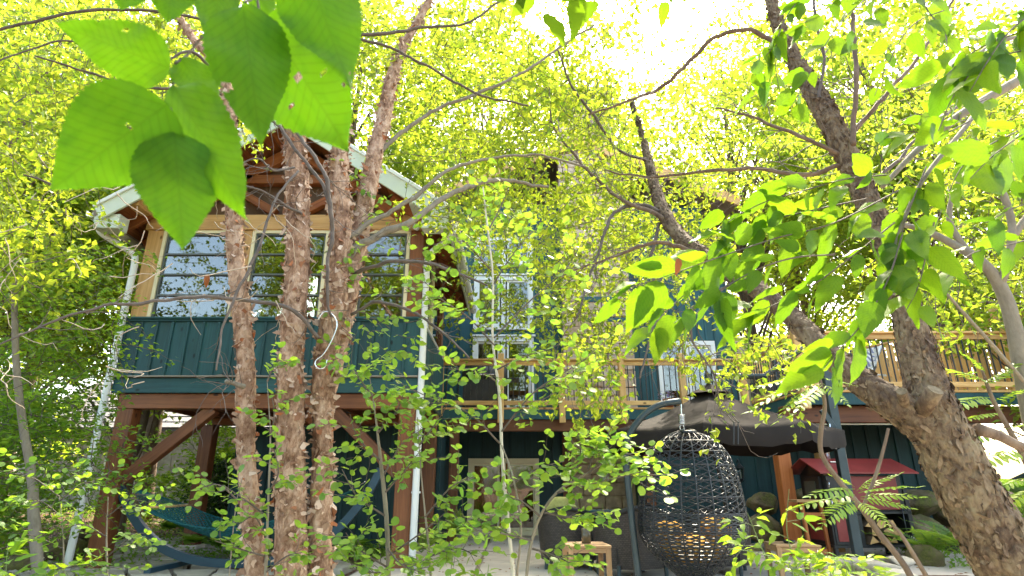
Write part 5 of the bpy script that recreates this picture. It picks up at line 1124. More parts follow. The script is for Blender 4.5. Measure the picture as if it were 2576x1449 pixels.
# leafy crown: hanging sprays of small leaves high over the deck
def spray_cloud(regions, n_spray, rng, per=26, size=.05, Lr=(.5, 1.1)):
    tw = MB(); C = []
    for (u0, u1, v0, v1, Y0, Y1, w) in regions:
        for k in range(int(n_spray * w)):
            p = np.array(at(rng.uniform(u0, u1), rng.uniform(v0, v1), rng.uniform(Y0, Y1))); d = np.array([rng.normal(), rng.normal() * .7, rng.normal() * .35 - .25]); P = [p]; Ln = rng.uniform(*Lr)
            for q in range(6): d = d / np.linalg.norm(d) + rng.normal(size=3) * .28 + [0, 0, -.14]; P.append(P[-1] + d / np.linalg.norm(d) * Ln / 6)
            P = np.array(P); tw.tube(P, np.linspace(.005, .0016, 7), 4, False); i = rng.integers(0, 6, per); f = rng.random(per)[:, None]; C.append(P[i] + (P[i + 1] - P[i]) * f + rng.normal(size=(per, 3)) * .05)
    return tw, np.concatenate(C)
tw, C = spray_cloud([(860, 1560, -60, 270, 5.0, 9.5, 1.), (1080, 1500, 280, 560, 5.0, 9.5, .5), (1150, 1480, 500, 820, 9.0, 11.8, .36), (-60, 620, -60, 330, 4.5, 8.5, .75), (-60, 200, 330, 700, 5, 8.5, .3)], 400, rng)
tw.build('hanging_twigs', m_twig, bi, True, kind='stuff'); fb = MB(); fb.add(*leaves_np(C, .082, rng, .25, .5, .66)); fb.build('crown', m_lf_birch, bi, kind='stuff')
# leafy shoots on the trunks
lm_birch = [leaf_mesh(1, .66, 5, .06, c, .2, 1.5, .5, name='birch_leaf', mat=m_lf_aspen) for c in (.05, .15, .25)]
sh = MB(); fo = Foliage()
for u, v, Y in [(890, 440, 4.2), (900, 500, 4.3), (905, 690, 4.1), (890, 620, 4.1), (920, 560, 4.2), (890, 800, 3.9), (930, 830, 3.9), (1000, 830, 3.9), (880, 860, 3.9), (860, 900, 3.8), (900, 930, 3.8), (980, 900, 3.8), (1040, 900, 3.8), (860, 690, 4.0), (1200, 560, 4.2), (1250, 520, 4.3), (1180, 610, 4.2), (1000, 720, 4.0), (1060, 760, 3.9), (1020, 640, 4.0)]:
    for k in range(3): twiggy(sh, fo, at(u + rng.uniform(-25, 25), v + rng.uniform(-20, 20), Y), (rng.normal(), rng.normal() * .5 - .2, rng.normal() * .4), rng.uniform(.14, .28), .0025, rng, .058, 5, nj=.6, hang=.25)
sh.build('shoots', m_twig, bi, True, kind='stuff'); fo.emit(bi, lm_birch, m_lf_aspen, 300)

# ------------------------------------------------------------------ the big leaning tree on the right
bt = thing('leaning_tree', 'big leaning rough barked tree forking at the right', 'tree', (3.6, 3.0, 0))
m_sawn = plain('weathered_sawn_wood', (.17, .135, .085), .9, 0, .4, 25., .5, .1)
bigd = bark_disp(.017, 9., 19., 50)
P, r = px_path([(2760, 1760, 3.1, 95), (2630, 1560, 3.1, 88), (2540, 1420, 3.1, 80), (2450, 1260, 3.1, 73), (2385, 1130, 3.1, 68), (2345, 1030, 3.1, 58), (2322, 940, 3.12, 45), (2298, 850, 3.15, 38), (2270, 740, 3.2, 33), (2232, 630, 3.3, 30), (2188, 520, 3.4, 28), (2140, 410, 3.5, 28), (2090, 310, 3.6, 27), (2045, 225, 3.7, 24), (2000, 155, 3.8, 20), (1960, 70, 3.9, 16), (1935, -20, 4.0, 14), (1920, -120, 4.1, 12)], 32)
b = MB(); b.tube(P, r, 110, True, bigd); t = b.build('trunk', m_bark_big, bt, True); fb = MB(); flakes(fb, P, r * .99, 5600, np.random.default_rng(61), (.008, .024), .45, 3.4); fb.build('bark_flakes', m_flake_big, t, kind='stuff')
P, r = px_path([(2395, 1160, 3.1, 50), (2330, 1075, 3.1, 50), (2262, 1025, 3.12, 44), (2185, 975, 3.2, 36), (2110, 915, 3.3, 30), (2040, 845, 3.45, 27), (1985, 790, 3.6, 25), (1900, 725, 3.9, 23), (1830, 685, 4.2, 22), (1770, 645, 4.5, 20), (1715, 600, 4.8, 19), (1675, 545, 5.1, 18), (1650, 480, 5.4, 15), (1632, 410, 5.7, 11), (1612, 330, 6.0, 8), (1590, 260, 6.2, 6)], 20)
b = MB(); b.tube(P, r, 72, True, bark_disp(.013, 9., 19., 70)); t = b.build('side_stem', m_bark_big, bt, True); fb = MB(); flakes(fb, P, r * .99, 2200, np.random.default_rng(62), (.008, .024), .5, 3.); fb.build('bark_flakes', m_flake_big, t, kind='stuff')
for (u0, v0, u1, v1, r0, Y) in ((2318, 1035, 2352, 982, 20, 2.93), (2280, 1030, 2268, 985, 13, 2.98)):
    a, c = at(u0, v0, Y + .1), at(u1, v1, Y); b = MB(); b.tube([a, a.lerp(c, .5), c], pix(r0, Y), 14); t = b.build('cut_stub', m_bark_big, bt, True)
    e = MB(); dn = (c - a).normalized(); e.tube([c, c + dn * .004], pix(r0 * .9, Y), 14); e.build('sawn_face', m_sawn, t)
LR = [[(1690, 560, 5.0, 9), (1620, 525, 5.1, 8), (1560, 500, 5.2, 6), (1480, 430, 5.4, 5), (1420, 360, 5.6, 4), (1380, 300, 5.7, 3)],
 [(1660, 530, 5.1, 7), (1600, 515, 5.2, 7), (1540, 540, 5.1, 6), (1510, 620, 5.0, 5), (1480, 700, 4.9, 4), (1450, 800, 4.8, 3)],
 [(1740, 630, 4.6, 8), (1660, 610, 4.6, 7), (1580, 630, 4.6, 6), (1500, 660, 4.6, 4), (1420, 690, 4.6, 3)],
 [(1660, 560, 5.1, 6), (1640, 640, 5.0, 6), (1645, 720, 4.9, 5), (1640, 830, 4.8, 4), (1610, 950, 4.7, 3)],
 [(1630, 400, 5.7, 5), (1560, 380, 5.6, 5), (1500, 300, 5.5, 5), (1440, 220, 5.4, 4), (1400, 120, 5.3, 3)],
 [(1985, 150, 3.9, 9), (1900, 78, 3.9, 8), (1800, 95, 4.0, 7.5), (1720, 170, 4.1, 7), (1660, 220, 4.2, 6), (1560, 262, 4.3, 4), (1480, 285, 4.4, 3)],
 [(2140, 410, 3.5, 9), (2020, 440, 3.6, 8), (1900, 425, 3.8, 7), (1780, 430, 4.0, 6), (1640, 445, 4.2, 4), (1520, 430, 4.4, 3)],
 [(2125, 395, 3.5, 8), (2050, 360, 3.5, 7), (1960, 320, 3.6, 6), (1880, 290, 3.7, 4), (1800, 270, 3.8, 3)],
 [(2145, 365, 3.4, 9), (2150, 280, 3.4, 9), (2155, 180, 3.4, 8), (2145, 60, 3.5, 7), (2140, -40, 3.5, 7)],
 [(2150, 330, 3.5, 8), (2220, 250, 3.5, 7), (2290, 170, 3.6, 6), (2360, 70, 3.7, 5), (2410, -30, 3.8, 4)],
 [(2180, 480, 3.5, 7), (2260, 400, 3.5, 6), (2330, 330, 3.5, 5), (2420, 260, 3.5, 4)],
 [(2090, 310, 3.6, 7), (2060, 240, 3.6, 6), (2075, 150, 3.6, 5), (2055, 60, 3.6, 5), (2040, -40, 3.7, 4)],
 [(1870, 700, 4.0, 5), (1760, 760, 4.2, 4), (1740, 850, 4.3, 4), (1790, 930, 4.3, 3), (1810, 1010, 4.3, 2)],
 [(2150, 1000, 3.1, 5), (2400, 1050, 3.3, 8), (2480, 1090, 3.4, 9), (2600, 1110, 3.5, 10)]]
limb_pts = []
for L in LR[:-1]:
    P, r = gnarl(*px_path([(u, v, Y, q * .78) for u, v, Y, q in L], 9), len(limb_pts) + 40); b = MB(); b.tube(P, r, 8); b.build('limb', m_twig if L[0][3] < 8 else m_bark_wood, bt, True); limb_pts.append((P, r))
side_twigs(limb_pts, 14, np.random.default_rng(72), (.25, .9), .004, .12).build('side_twigs', m_twig, bt, True, kind='stuff')
P, r = px_path([(2460, 1080, 3.05, 16), (2510, 1095, 3.1, 13), (2560, 1120, 3.15, 12), (2640, 1150, 3.2, 12)], 5); b = MB(); b.tube(P, r, 9); b.build('limb', m_bark_wood, bt, True)
rng = np.random.default_rng(71)
tw, C = spray_cloud([(1420, 1760, 200, 620, 6.0, 10.0, .62), (1400, 1720, 560, 860, 7.0, 11.5, .34), (1400, 1560, 850, 980, 5.2, 7.5, .05), (1800, 1980, 830, 930, 4.6, 6.5, .05), (1720, 2300, 60, 480, 6, 10, .34)], 380, rng)
tw.build('hanging_twigs', m_twig, bt, True, kind='stuff'); fb = MB(); fb.add(*leaves_np(C, .082, rng, .25, .5, .66)); fb.build('crown', m_lf_birch, bt, kind='stuff')

# ------------------------------------------------------------------ slender grey tree at the right edge
gt_ = thing('slender_grey_tree', 'slender smooth grey tree at the far right edge', 'tree', (4.3, 3.6, 0))
for L in ([(2640, 1500, 3.7, 24), (2610, 1150, 3.7, 22), (2575, 950, 3.7, 20), (2545, 800, 3.7, 18), (2515, 720, 3.7, 16), (2470, 660, 3.7, 13), (2400, 615, 3.8, 10), (2320, 578, 3.9, 8), (2240, 560, 4.0, 5)],
          [(2515, 720, 3.7, 11), (2540, 640, 3.6, 10), (2545, 560, 3.6, 9), (2520, 480, 3.6, 8), (2480, 420, 3.6, 6), (2450, 340, 3.6, 5)], [(2545, 600, 3.6, 9), (2600, 520, 3.6, 8), (2640, 460, 3.6, 7)],
          [(2440, 640, 3.75, 8), (2390, 560, 3.8, 7), (2400, 480, 3.8, 5), (2440, 400, 3.8, 4)], [(2576, 960, 3.65, 5), (2480, 850, 3.5, 5), (2400, 760, 3.4, 4), (2330, 680, 3.4, 3)]):
    P, r = px_path(L, 6); b = MB(); b.tube(P, r, 12, True, bark_disp(.004, 3, 20, 5)); b.build('trunk' if L[0][3] > 20 else 'limb', m_bark_grey, gt_, True)
tw, C = spray_cloud([(2250, 2620, 100, 760, 4.2, 6.5, 1.)], 150, rng, 22, .07); tw.build('twigs', m_twig, gt_, True, kind='stuff'); fb = MB(); fb.add(*leaves_np(C, .075, rng, .45, .3, .5)); fb.build('crown', m_lf_wood, gt_, kind='stuff')

# ------------------------------------------------------------------ overhanging elm branch with large leaves, right foreground
elm = [leaf_mesh(1, w, 14, .03, c, f, 1.12, .55, name='elm_leaf', mat=m_lf_elm, across=1) for w, c, f in ((.46, .10, .10), (.42, .2, .25), (.50, .02, .08), (.40, -.06, .35), (.46, .32, .15), (.52, .15, .4))]
eb = thing('elm_branch', 'overhanging branch of large serrated green leaves in the right foreground', 'branch', at(2576, 190, 1.7))
wm = MB(); rng = np.random.default_rng(81)
for L in ([(2700, 130, 1.9, 13), (2576, 195, 1.8, 12), (2480, 250, 1.75, 11), (2400, 300, 1.7, 10), (2300, 385, 1.65, 8), (2220, 470, 1.6, 5)], [(2480, 250, 1.75, 6), (2420, 330, 1.6, 6), (2330, 440, 1.5, 5), (2270, 560, 1.45, 4), (2230, 700, 1.4, 3)], [(2640, 80, 1.4, 6), (2500, 110, 1.3, 5), (2410, 190, 1.2, 3)]):
    P, r = px_path(L, 6); b = MB(); b.tube(P, r, 8); b.build('limb', m_bark_grey, eb, True)
fo = Foliage()
def spray(rows, nleaf, size, Ydir, side=1.0, jit=.35, ax_down=.28, twigs=2.2):
    """a drooping shoot traced through rows (u, v, Y) with leaves on both sides, faces turned towards the light and the ground below"""
    P, r = px_path([(u, v, Y, twigs) for u, v, Y in rows], 8); wm.tube(P, np.linspace(.0024, .001, len(P)), 5, False)
    for k in range(nleaf):
        t = (k + .5) / nleaf * (len(P) - 2); i = int(t); p = P[i]; d = P[i + 1] - P[i]; d /= np.linalg.norm(d)
        view = p - np.array([0, 0, CH]); view /= np.linalg.norm(view); s = np.cross(view, d); s /= np.linalg.norm(s) + 1e-9
        ax = d * .85 + s * (1 if k % 2 else -1) * side * rng.uniform(.15, .75) + np.array([0, 0, -ax_down]) + rng.normal(size=3) * .15
        z = np.array([0, 0, .55]) + view * rng.uniform(.2, .9) * rng.choice((1, 1, 1, -1)) + rng.normal(size=3) * jit
        q = p + ax / np.linalg.norm(ax) * .010 + rng.normal(size=3) * .012; fo.leaf(q, ax, z, size * 1.12 * rng.uniform(.55, 1.2))
S_ = [([(2230, 440, 1.5), (2130, 450, 1.45), (2020, 480, 1.42), (1920, 510, 1.4), (1830, 560, 1.4), (1760, 620, 1.38)], 15, .105), ([(2260, 480, 1.45), (2100, 560, 1.4), (1950, 600, 1.36), (1800, 650, 1.32), (1660, 700, 1.3), (1540, 735, 1.28)], 18, .108),
 ([(2250, 560, 1.42), (2150, 640, 1.38), (2040, 720, 1.36), (1940, 770, 1.35), (1860, 800, 1.34)], 13, .105), ([(2270, 590, 1.4), (2235, 700, 1.36), (2180, 800, 1.34), (2120, 870, 1.32), (2070, 930, 1.3)], 14, .10),
 ([(2330, 420, 1.5), (2290, 520, 1.45), (2260, 620, 1.42), (2250, 720, 1.4)], 12, .10), ([(2180, 500, 1.5), (2040, 530, 1.46), (1900, 570, 1.42), (1780, 690, 1.4), (1680, 780, 1.36), (1620, 850, 1.34)], 15, .10),
 ([(2100, 640, 1.36), (1990, 650, 1.34), (1880, 690, 1.32), (1780, 760, 1.3), (1720, 830, 1.28)], 11, .10), ([(2350, 560, 1.4), (2330, 640, 1.38), (2310, 720, 1.36), (2280, 780, 1.34)], 7, .10),
 ([(2170, -60, 1.7), (2080, 20, 1.62), (1990, 80, 1.58), (1920, 150, 1.55), (1880, 240, 1.52)], 15, .10), ([(2050, -50, 1.6), (1980, 40, 1.56), (1950, 130, 1.54), (1960, 230, 1.52)], 11, .09), ([(2250, -60, 1.7), (2130, 40, 1.62), (2060, 140, 1.58), (2020, 220, 1.55), (1990, 270, 1.53)], 12, .09),
 ([(2330, -70, 1.6), (2250, -10, 1.55), (2180, 50, 1.5), (2150, 110, 1.48)], 7, .10), ([(2640, 60, 1.15), (2540, 90, 1.1), (2450, 130, 1.08), (2380, 190, 1.06)], 9, .10), ([(2640, 10, 1.1), (2560, 60, 1.06), (2500, 130, 1.04), (2440, 230, 1.02)], 8, .10),
 ([(2560, 330, 1.7), (2480, 370, 1.65), (2420, 420, 1.6), (2380, 500, 1.55), (2350, 580, 1.52)], 10, .10), ([(2640, 400, 1.6), (2560, 420, 1.55), (2480, 400, 1.5), (2420, 380, 1.48)], 8, .11), ([(2480, 250, 1.7), (2380, 280, 1.65), (2290, 290, 1.62)], 6, .09), ([(2600, 600, 1.6), (2520, 620, 1.55), (2440, 640, 1.5), (2380, 700, 1.46)], 6, .10),
 ([(2650, 120, 1.15), (2560, 130, 1.1), (2470, 160, 1.08), (2400, 240, 1.06), (2360, 330, 1.05)], 10, .10), ([(2300, -60, 1.5), (2330, 20, 1.45), (2380, 90, 1.4), (2370, 170, 1.38)], 7, .10), ([(2640, 300, 1.3), (2570, 340, 1.26), (2500, 390, 1.24), (2440, 450, 1.22)], 8, .105), ([(2640, 500, 1.35), (2560, 520, 1.3), (2480, 560, 1.28)], 6, .10), ([(2420, 10, 1.6), (2300, 60, 1.55), (2240, 150, 1.52), (2200, 240, 1.5)], 8, .095), ([(2450, 300, 1.6), (2360, 340, 1.55), (2280, 330, 1.52), (2200, 350, 1.5)], 8, .095),
 ([(1720, -60, 1.5), (1690, -20, 1.48), (1660, 10, 1.46)], 4, .08), ([(1460, -60, 1.5), (1450, -30, 1.48)], 2, .08)]
for rows, nl, sz_ in S_: spray(rows, int(nl * 1.35), sz_, 0)
wm.build('shoots', m_twig, eb, True, kind='stuff'); fo.emit(eb, elm, m_lf_elm, 300)
def overhead_shade(parent, srcs, n, t0, t1, size, meshes, mat, seed, j=.16):
    """the rest of the bough, higher up and out of the picture"""
    rng = np.random.default_rng(seed); fo2 = Foliage()
    for k in range(n):
        p = np.array(srcs[k % len(srcs)]) + np.array(sd) * rng.uniform(t0, t1) + rng.normal(size=3) * j
        fo2.leaf(p, rng.normal(size=3) * [1, 1, .3], np.array([.2, .3, 1]) + rng.normal(size=3) * .3, size * rng.uniform(.8, 1.2))
    fo2.emit(parent, meshes, mat, 0, rest='unseen_shade_leaves')
dl = thing('withered_leaf', 'curled orange withered leaf among the elm leaves', 'leaf', at(1705, 660, 1.25)); put('blade', leaf_mesh(.036, .016, 6, .05, .6, .9, name='withered', mat=m_lf_dead), dl, m_lf_dead, leaf_matrix(at(1706, 650, 1.25), (-.1, 0, -1), (0, -1, .3)))
dl = thing('withered_leaf', 'brown withered leaf hanging before the sunroom window', 'leaf', at(523, 690, 3.3)); put('blade', leaf_mesh(.075, .032, 6, .05, .6, .9, name='withered', mat=m_lf_dead), dl, m_lf_dead, leaf_matrix(at(524, 690, 3.3), (-.1, 0, -1), (.4, -1, .3)))

# ------------------------------------------------------------------ very near elm leaves, upper left
nb_ = thing('near_elm_branch', 'out of focus branch of very large green leaves at the upper left', 'branch', at(640, -60, .42))
NEAR = [((428, 172), (150, 62), 150, .40, [(.45, .30, .020), (.70, .30, .018)], 1), ((420, 262), (124, 480), 245, .37, [(.30, .04, .016), (.36, .2, .012)], 2), ((438, 332), (462, 636), 192, .385, [], 3), ((440, 216), (616, 552), 165, .40, [], 4), ((452, 146), (556, 288), 92, .425, [], 5),
 ((610, 10), (655, 362), 190, .39, [(.60, .30, .03)], 6), ((668, 40), (888, 390), 290, .41, [(.42, -.26, .016), (.52, -.18, .018), (.56, -.30, .020), (.46, .05, .022), (.55, .2, .016), (.66, -.26, .018)], 7), ((765, -90), (880, 210), 190, .38, [(.9, -.05, .01)], 8), ((555, -60), (530, 140), 96, .42, [], 9), ((436, -90), (422, 56), 120, .40, [], 10), ((322, -70), (304, 28), 100, .42, [], 11), ((630, -70), (688, 72), 66, .445, [], 12), ((540, -120), (470, 10), 90, .45, [], 13)]
wm = MB()
for (u0, v0), (u1, v1), w, Y, holes, sd_ in NEAR:
    A0, A1 = at(u0, v0, Y), at(u1, v1, Y - .012 + .006 * (sd_ % 4)); L = (A1 - A0).length; wid = pix(w, A0.y * _c + (A0.z - CH) * _s) * 1.04
    me = leaf_mesh(L, wid, 44, .032, .05 * (1 if sd_ % 2 else -.6), .10, 1.22, .46, holes, 7, 'near_leaf', m_lf_elm_near, sd_); view = (A0 + A1) / 2 - cam.location
    put('leaf', me, nb_, m_lf_elm_near, leaf_matrix(A0, A1 - A0, view * 1.0 + Vector((.10 * math.sin(sd_ * 2.1), 0, .12 * math.cos(sd_ * 1.7)))))
for rows in ([(700, -120, .43), (640, -40, .43), (560, 40, .43), (470, 140, .43), (435, 215, .42), (430, 260, .405), (440, 330, .40)], [(700, -120, .43), (650, -20, .42), (612, 8, .41)], [(470, 140, .43), (440, 160, .42)], [(640, -40, .43), (650, 20, .43), (645, 42, .43)]):
    P, r = px_path([(u, v, Y, 3.2) for u, v, Y in rows], 6); wm.tube(P, r, 6)
wm.build('stem', m_twig, nb_, True)
overhead_shade(nb_, [at((a[0] + c[0]) / 2, (a[1] + c[1]) / 2, Y) for a, c, w, Y, h_, s_ in NEAR], 190, 1.1, 2.0, .12, elm, m_lf_elm, 6, .07)  # unseen leaves added sunward to keep direct sun off the near ones

# ------------------------------------------------------------------ young aspens at the bottom
aspen_l = [leaf_mesh(1, .92, 6, .02, c, .12, 2.2, .5, name='aspen_leaf', mat=m_lf_aspen) for c in (.05, .18, .0)]
def aspen(label, stems, boughs, seed, per=6, leaf=.055, tl=(.16, .34), dens=3, sp=.5):
    o = thing('young_aspen', label, 'tree', at(*stems[0][0][:3]), 'young aspens by the patio'); rng = np.random.default_rng(seed); wm, fo = MB(), Foliage()
    for k, L in enumerate(stems): P, r = px_path(L, 8); b = MB(); b.tube(P, r, 9, True, bark_disp(.0012, 12, 30, seed)); b.build('trunk' if k == 0 else 'stem', m_bark_pale if L[0][3] > 7.05 else m_bark_grey, o, True)
    for L in boughs:
        P, r = px_path([(u, v, Y, 2.6) for u, v, Y in L], 8); wm.tube(P, np.linspace(.0055, .0018, len(P)), 5, False); n = max(3, int(len(P) * dens / 8 * 1.4))
        for k in range(n):
            i = int((.12 + .88 * (k + rng.random()) / n) * (len(P) - 2)); d = P[i + 1] - P[i]; d /= np.linalg.norm(d); q = d * .6 + rand_perp(d, rng) * .8; q[2] = q[2] * .5 + .05
            twiggy(wm, fo, P[i], q, rng.uniform(*tl), .0018, rng, leaf, per, nj=.5, hang=.15)
    wm.build('twigs', m_twig, o, True, kind='stuff'); fo.emit(o, aspen_l, m_lf_aspen, 300); return o
aspen('young aspen with a straight pale stem before the garden door', [[(1292, 1660, 3.3, 7.1), (1290, 1449, 3.3, 5.5), (1276, 1300, 3.3, 4.6), (1263, 1150, 3.3, 4.4), (1257, 1000, 3.3, 4), (1239, 850, 3.3, 3.3), (1240, 700, 3.3, 2.8), (1225, 560, 3.3, 2.5), (1215, 470, 3.3, 1.5)], [(1300, 1449, 3.25, 3.5), (1310, 1320, 3.2, 3), (1290, 1200, 3.2, 2.5), (1262, 1120, 3.25, 2)]],
 [[(1262, 1120, 3.3), (1180, 1040, 3.2), (1080, 1000, 3.1), (1000, 960, 3.0)], [(1258, 1090, 3.3), (1340, 990, 3.2), (1430, 930, 3.1), (1480, 900, 3.0)], [(1245, 870, 3.3), (1180, 800, 3.2), (1120, 760, 3.1), (1060, 700, 3.1)], [(1243, 850, 3.3), (1330, 760, 3.3), (1420, 680, 3.3), (1470, 600, 3.3)], [(1238, 720, 3.3), (1290, 640, 3.3), (1340, 580, 3.3)], [(1236, 680, 3.3), (1180, 620, 3.2), (1130, 570, 3.2)], [(1250, 960, 3.3), (1200, 930, 3.1), (1130, 930, 3.0)], [(1228, 580, 3.3), (1260, 520, 3.4), (1280, 470, 3.4)], [(1270, 1230, 3.3), (1350, 1180, 3.1), (1420, 1160, 3.0)], [(1250, 930, 3.3), (1310, 900, 3.2), (1380, 880, 3.1)]], 91, 6, .046, (.14, .30), 3)
aspen('leafy young aspen leaning right towards the hanging chair', [[(1330, 1660, 3.0, 5), (1325, 1449, 3.0, 4.5), (1350, 1320, 3.0, 4), (1400, 1240, 3.0, 3.5), (1470, 1195, 3.0, 3), (1530, 1160, 3.0, 2), (1570, 1140, 3.0, 1.5)]],
 [[(1400, 1240, 3.0), (1480, 1220, 2.9), (1560, 1200, 2.85), (1620, 1185, 2.8)], [(1480, 1190, 3.0), (1540, 1150, 2.95), (1600, 1140, 2.9)], [(1440, 1210, 3.0), (1460, 1140, 2.95), (1450, 1080, 2.9)], [(1370, 1290, 3.0), (1440, 1300, 2.9), (1530, 1280, 2.85)], [(1360, 1300, 3.0), (1310, 1260, 2.95), (1260, 1250, 2.9)], [(1340, 1380, 3.0), (1400, 1400, 2.9), (1440, 1420, 2.85)], [(1480, 1180, 3.0), (1500, 1130, 2.95), (1530, 1090, 2.9)], [(1340, 1360, 3.0), (1250, 1340, 2.9), (1150, 1330, 2.85)]], 92, 7, .042, (.10, .22), 3)
aspen('dense young aspen between the birch trunks and the white downspout', [[(985, 1660, 3.2, 7), (978, 1449, 3.2, 6), (972, 1300, 3.2, 6), (960, 1180, 3.2, 5), (945, 1050, 3.2, 2.5), (930, 950, 3.2, 1)], [(1095, 1660, 3.1, 4), (1080, 1400, 3.1, 3), (1060, 1200, 3.1, 2), (1050, 1050, 3.1, 1)]],
 [[(972, 1300, 3.2), (900, 1250, 3.1), (860, 1180, 3.0)], [(968, 1240, 3.2), (1020, 1180, 3.1), (1060, 1130, 3.0)], [(958, 1160, 3.2), (900, 1100, 3.1), (880, 1040, 3.0)], [(950, 1090, 3.2), (1000, 1030, 3.1), (1020, 970, 3.05)], [(976, 1400, 3.2), (1060, 1340, 3.1), (1120, 1290, 3.0)], [(978, 1430, 3.2), (900, 1380, 3.1), (870, 1340, 3.0)], [(940, 1000, 3.2), (910, 960, 3.1), (890, 930, 3.1)], [(1070, 1300, 3.1), (1130, 1230, 3.0), (1180, 1200, 2.95)], [(1080, 1400, 3.1), (1150, 1380, 3.0), (1200, 1400, 2.9)], [(975, 1380, 3.2), (1010, 1420, 3.0), (1060, 1440, 2.9)], [(1055, 1120, 3.1), (1100, 1060, 3.1), (1130, 1010, 3.0)], [(962, 1200, 3.2), (1010, 1120, 3.2), (1060, 1080, 3.1)], [(975, 1440, 3.2), (930, 1440, 3.0), (880, 1430, 2.9)]], 93, 7, .040, (.12, .24), 3)
aspen('thin aspen shoots rising in front of the left birch trunk', [[(660, 1660, 3.3, 4), (668, 1449, 3.3, 4), (675, 1250, 3.3, 3), (680, 1100, 3.3, 2), (672, 960, 3.3, 1)], [(560, 1660, 3.5, 2), (590, 1300, 3.5, 1.5), (610, 1200, 3.5, 1)]],
 [[(672, 1300, 3.3), (620, 1260, 3.2), (560, 1220, 3.15)], [(675, 1240, 3.3), (700, 1190, 3.2), (690, 1130, 3.2)], [(680, 1100, 3.3), (690, 1040, 3.25), (680, 980, 3.2)], [(668, 1400, 3.3), (600, 1380, 3.2), (540, 1360, 3.1)], [(668, 1440, 3.3), (720, 1400, 3.2), (760, 1390, 3.15)], [(600, 1260, 3.5), (550, 1220, 3.4), (500, 1230, 3.3)], [(672, 960, 3.3), (690, 920, 3.3), (710, 900, 3.3)], [(670, 1350, 3.3), (640, 1300, 3.2), (600, 1320, 3.1)]], 94, 7, .040, (.10, .2), 2)
aspen('leafy sapling in front of the left sunroom post and downspout', [[(275, 1660, 4.6, 3), (270, 1449, 4.6, 2.5), (268, 1350, 4.6, 2), (272, 1250, 4.6, 1)], [(150, 1660, 4.4, 3), (160, 1400, 4.4, 2), (150, 1250, 4.4, 1)]],
 [[(270, 1400, 4.6), (330, 1350, 4.5), (370, 1340, 4.4)], [(268, 1350, 4.6), (210, 1320, 4.5), (160, 1330, 4.4)], [(270, 1300, 4.6), (320, 1260, 4.5), (350, 1240, 4.5)], [(155, 1300, 4.4), (100, 1260, 4.3), (40, 1260, 4.2)], [(158, 1380, 4.4), (90, 1350, 4.3), (30, 1340, 4.2)], [(150, 1260, 4.4), (200, 1220, 4.4), (240, 1210, 4.4)], [(160, 1430, 4.4), (220, 1420, 4.3), (300, 1430, 4.2)], [(150, 1250, 4.4), (80, 1200, 4.4), (20, 1190, 4.3)]], 95, 7, .048, (.14, .28), 2)
# small grey trunk at lower left
ld = thing('young_grey_tree', 'young grey stemmed tree in the gravel at lower left', 'tree', at(95, 1449, 6.4))
P, r = px_path([(80, 1600, 6.4, 15), (95, 1449, 6.4, 14), (85, 1300, 6.4, 13), (80, 1200, 6.4, 11), (55, 1050, 6.4, 9), (40, 900, 6.4, 8), (35, 700, 6.4, 6)], 8); b = MB(); b.tube(P, r, 12, True, bark_disp(.004, 3, 20, 5)); b.build('trunk', m_bark_grey, ld, True)
tw, C = spray_cloud([(-60, 330, 620, 1000, 6.2, 7.6, 1.), (-40, 280, 1000, 1230, 6.4, 7.6, .6)], 110, np.random.default_rng(96), 26, .07, (.5, 1.0)); tw.build('twigs', m_twig, ld, True, kind='stuff'); fb = MB(); fb.add(*leaves_np(C, .075, np.random.default_rng(97), .7, .15, .6)); fb.build('crown', m_lf_deep, ld, kind='stuff')

# ------------------------------------------------------------------ sumac: compound leaves on bare stems
def frond_mesh(L, pairs, ll, lw, droop=.25, name='frond', mat=m_lf_sumac, taper=.5, ang=60):
    b = MB(); rach = [(L * t, 0, -droop * L * t * t) for t in np.linspace(0, 1, 9)]; b.tube(rach, np.linspace(.0022, .0008, 9), 4, False); lm = leaf_mesh(1, lw, 4, 0, .1, .2, 1.7, .6); T = np.array([v.co for v in lm.vertices]); Q = np.array([list(p.vertices) for p in lm.polygons])
    for k in range(pairs):
        t = .14 + .84 * k / (pairs - 1); s = ll * (math.sin(math.pi * (.18 + .78 * t)) ** .6) * (1 - taper * max(0, t - .7)); 
        for sg in (-1, 1):
            a = R(ang - 22 * t) * sg; M = Matrix.Rotation(a, 3, 'Z') @ Matrix.Rotation(R(random.uniform(4, 16)), 3, 'Y') @ Matrix.Rotation(R(random.uniform(-14, 14)), 3, 'X'); b.add((T * s) @ np.array(M).T + [L * t, 0, -droop * L * t * t], Q)
    b.add(T * ll * .8 + [L * .98, 0, -droop * L], Q); return b.mesh(name, True)
fr_s = [frond_mesh(.42, n, .085, .3, d) for n, d in ((10, .18), (11, .3), (9, .1))]
def sumac(label, stems, fronds, name='sumac'):
    o = thing(name, label, 'shrub', at(*stems[0][0][:3]), 'sumac shrubs at the right')
    for L in stems: P, r = px_path(L, 7); b = MB(); b.tube(P, r, 8); b.build('stem', m_bark_wood if L[0][3] > 4 else m_twig, o, True)
    for (u0, v0, u1, v1, Y) in fronds:
        A0, A1 = at(u0, v0, Y), at(u1, v1, Y - random.uniform(0, .25)); me = random.choice(fr_s); s = (A1 - A0).length / .44
        put('compound_leaf', me, o, m_lf_sumac, leaf_matrix(A0, A1 - A0 + Vector((0, 0, .05)), (random.uniform(-.3, .3), -.35 + random.uniform(-.3, .3), 1), s))
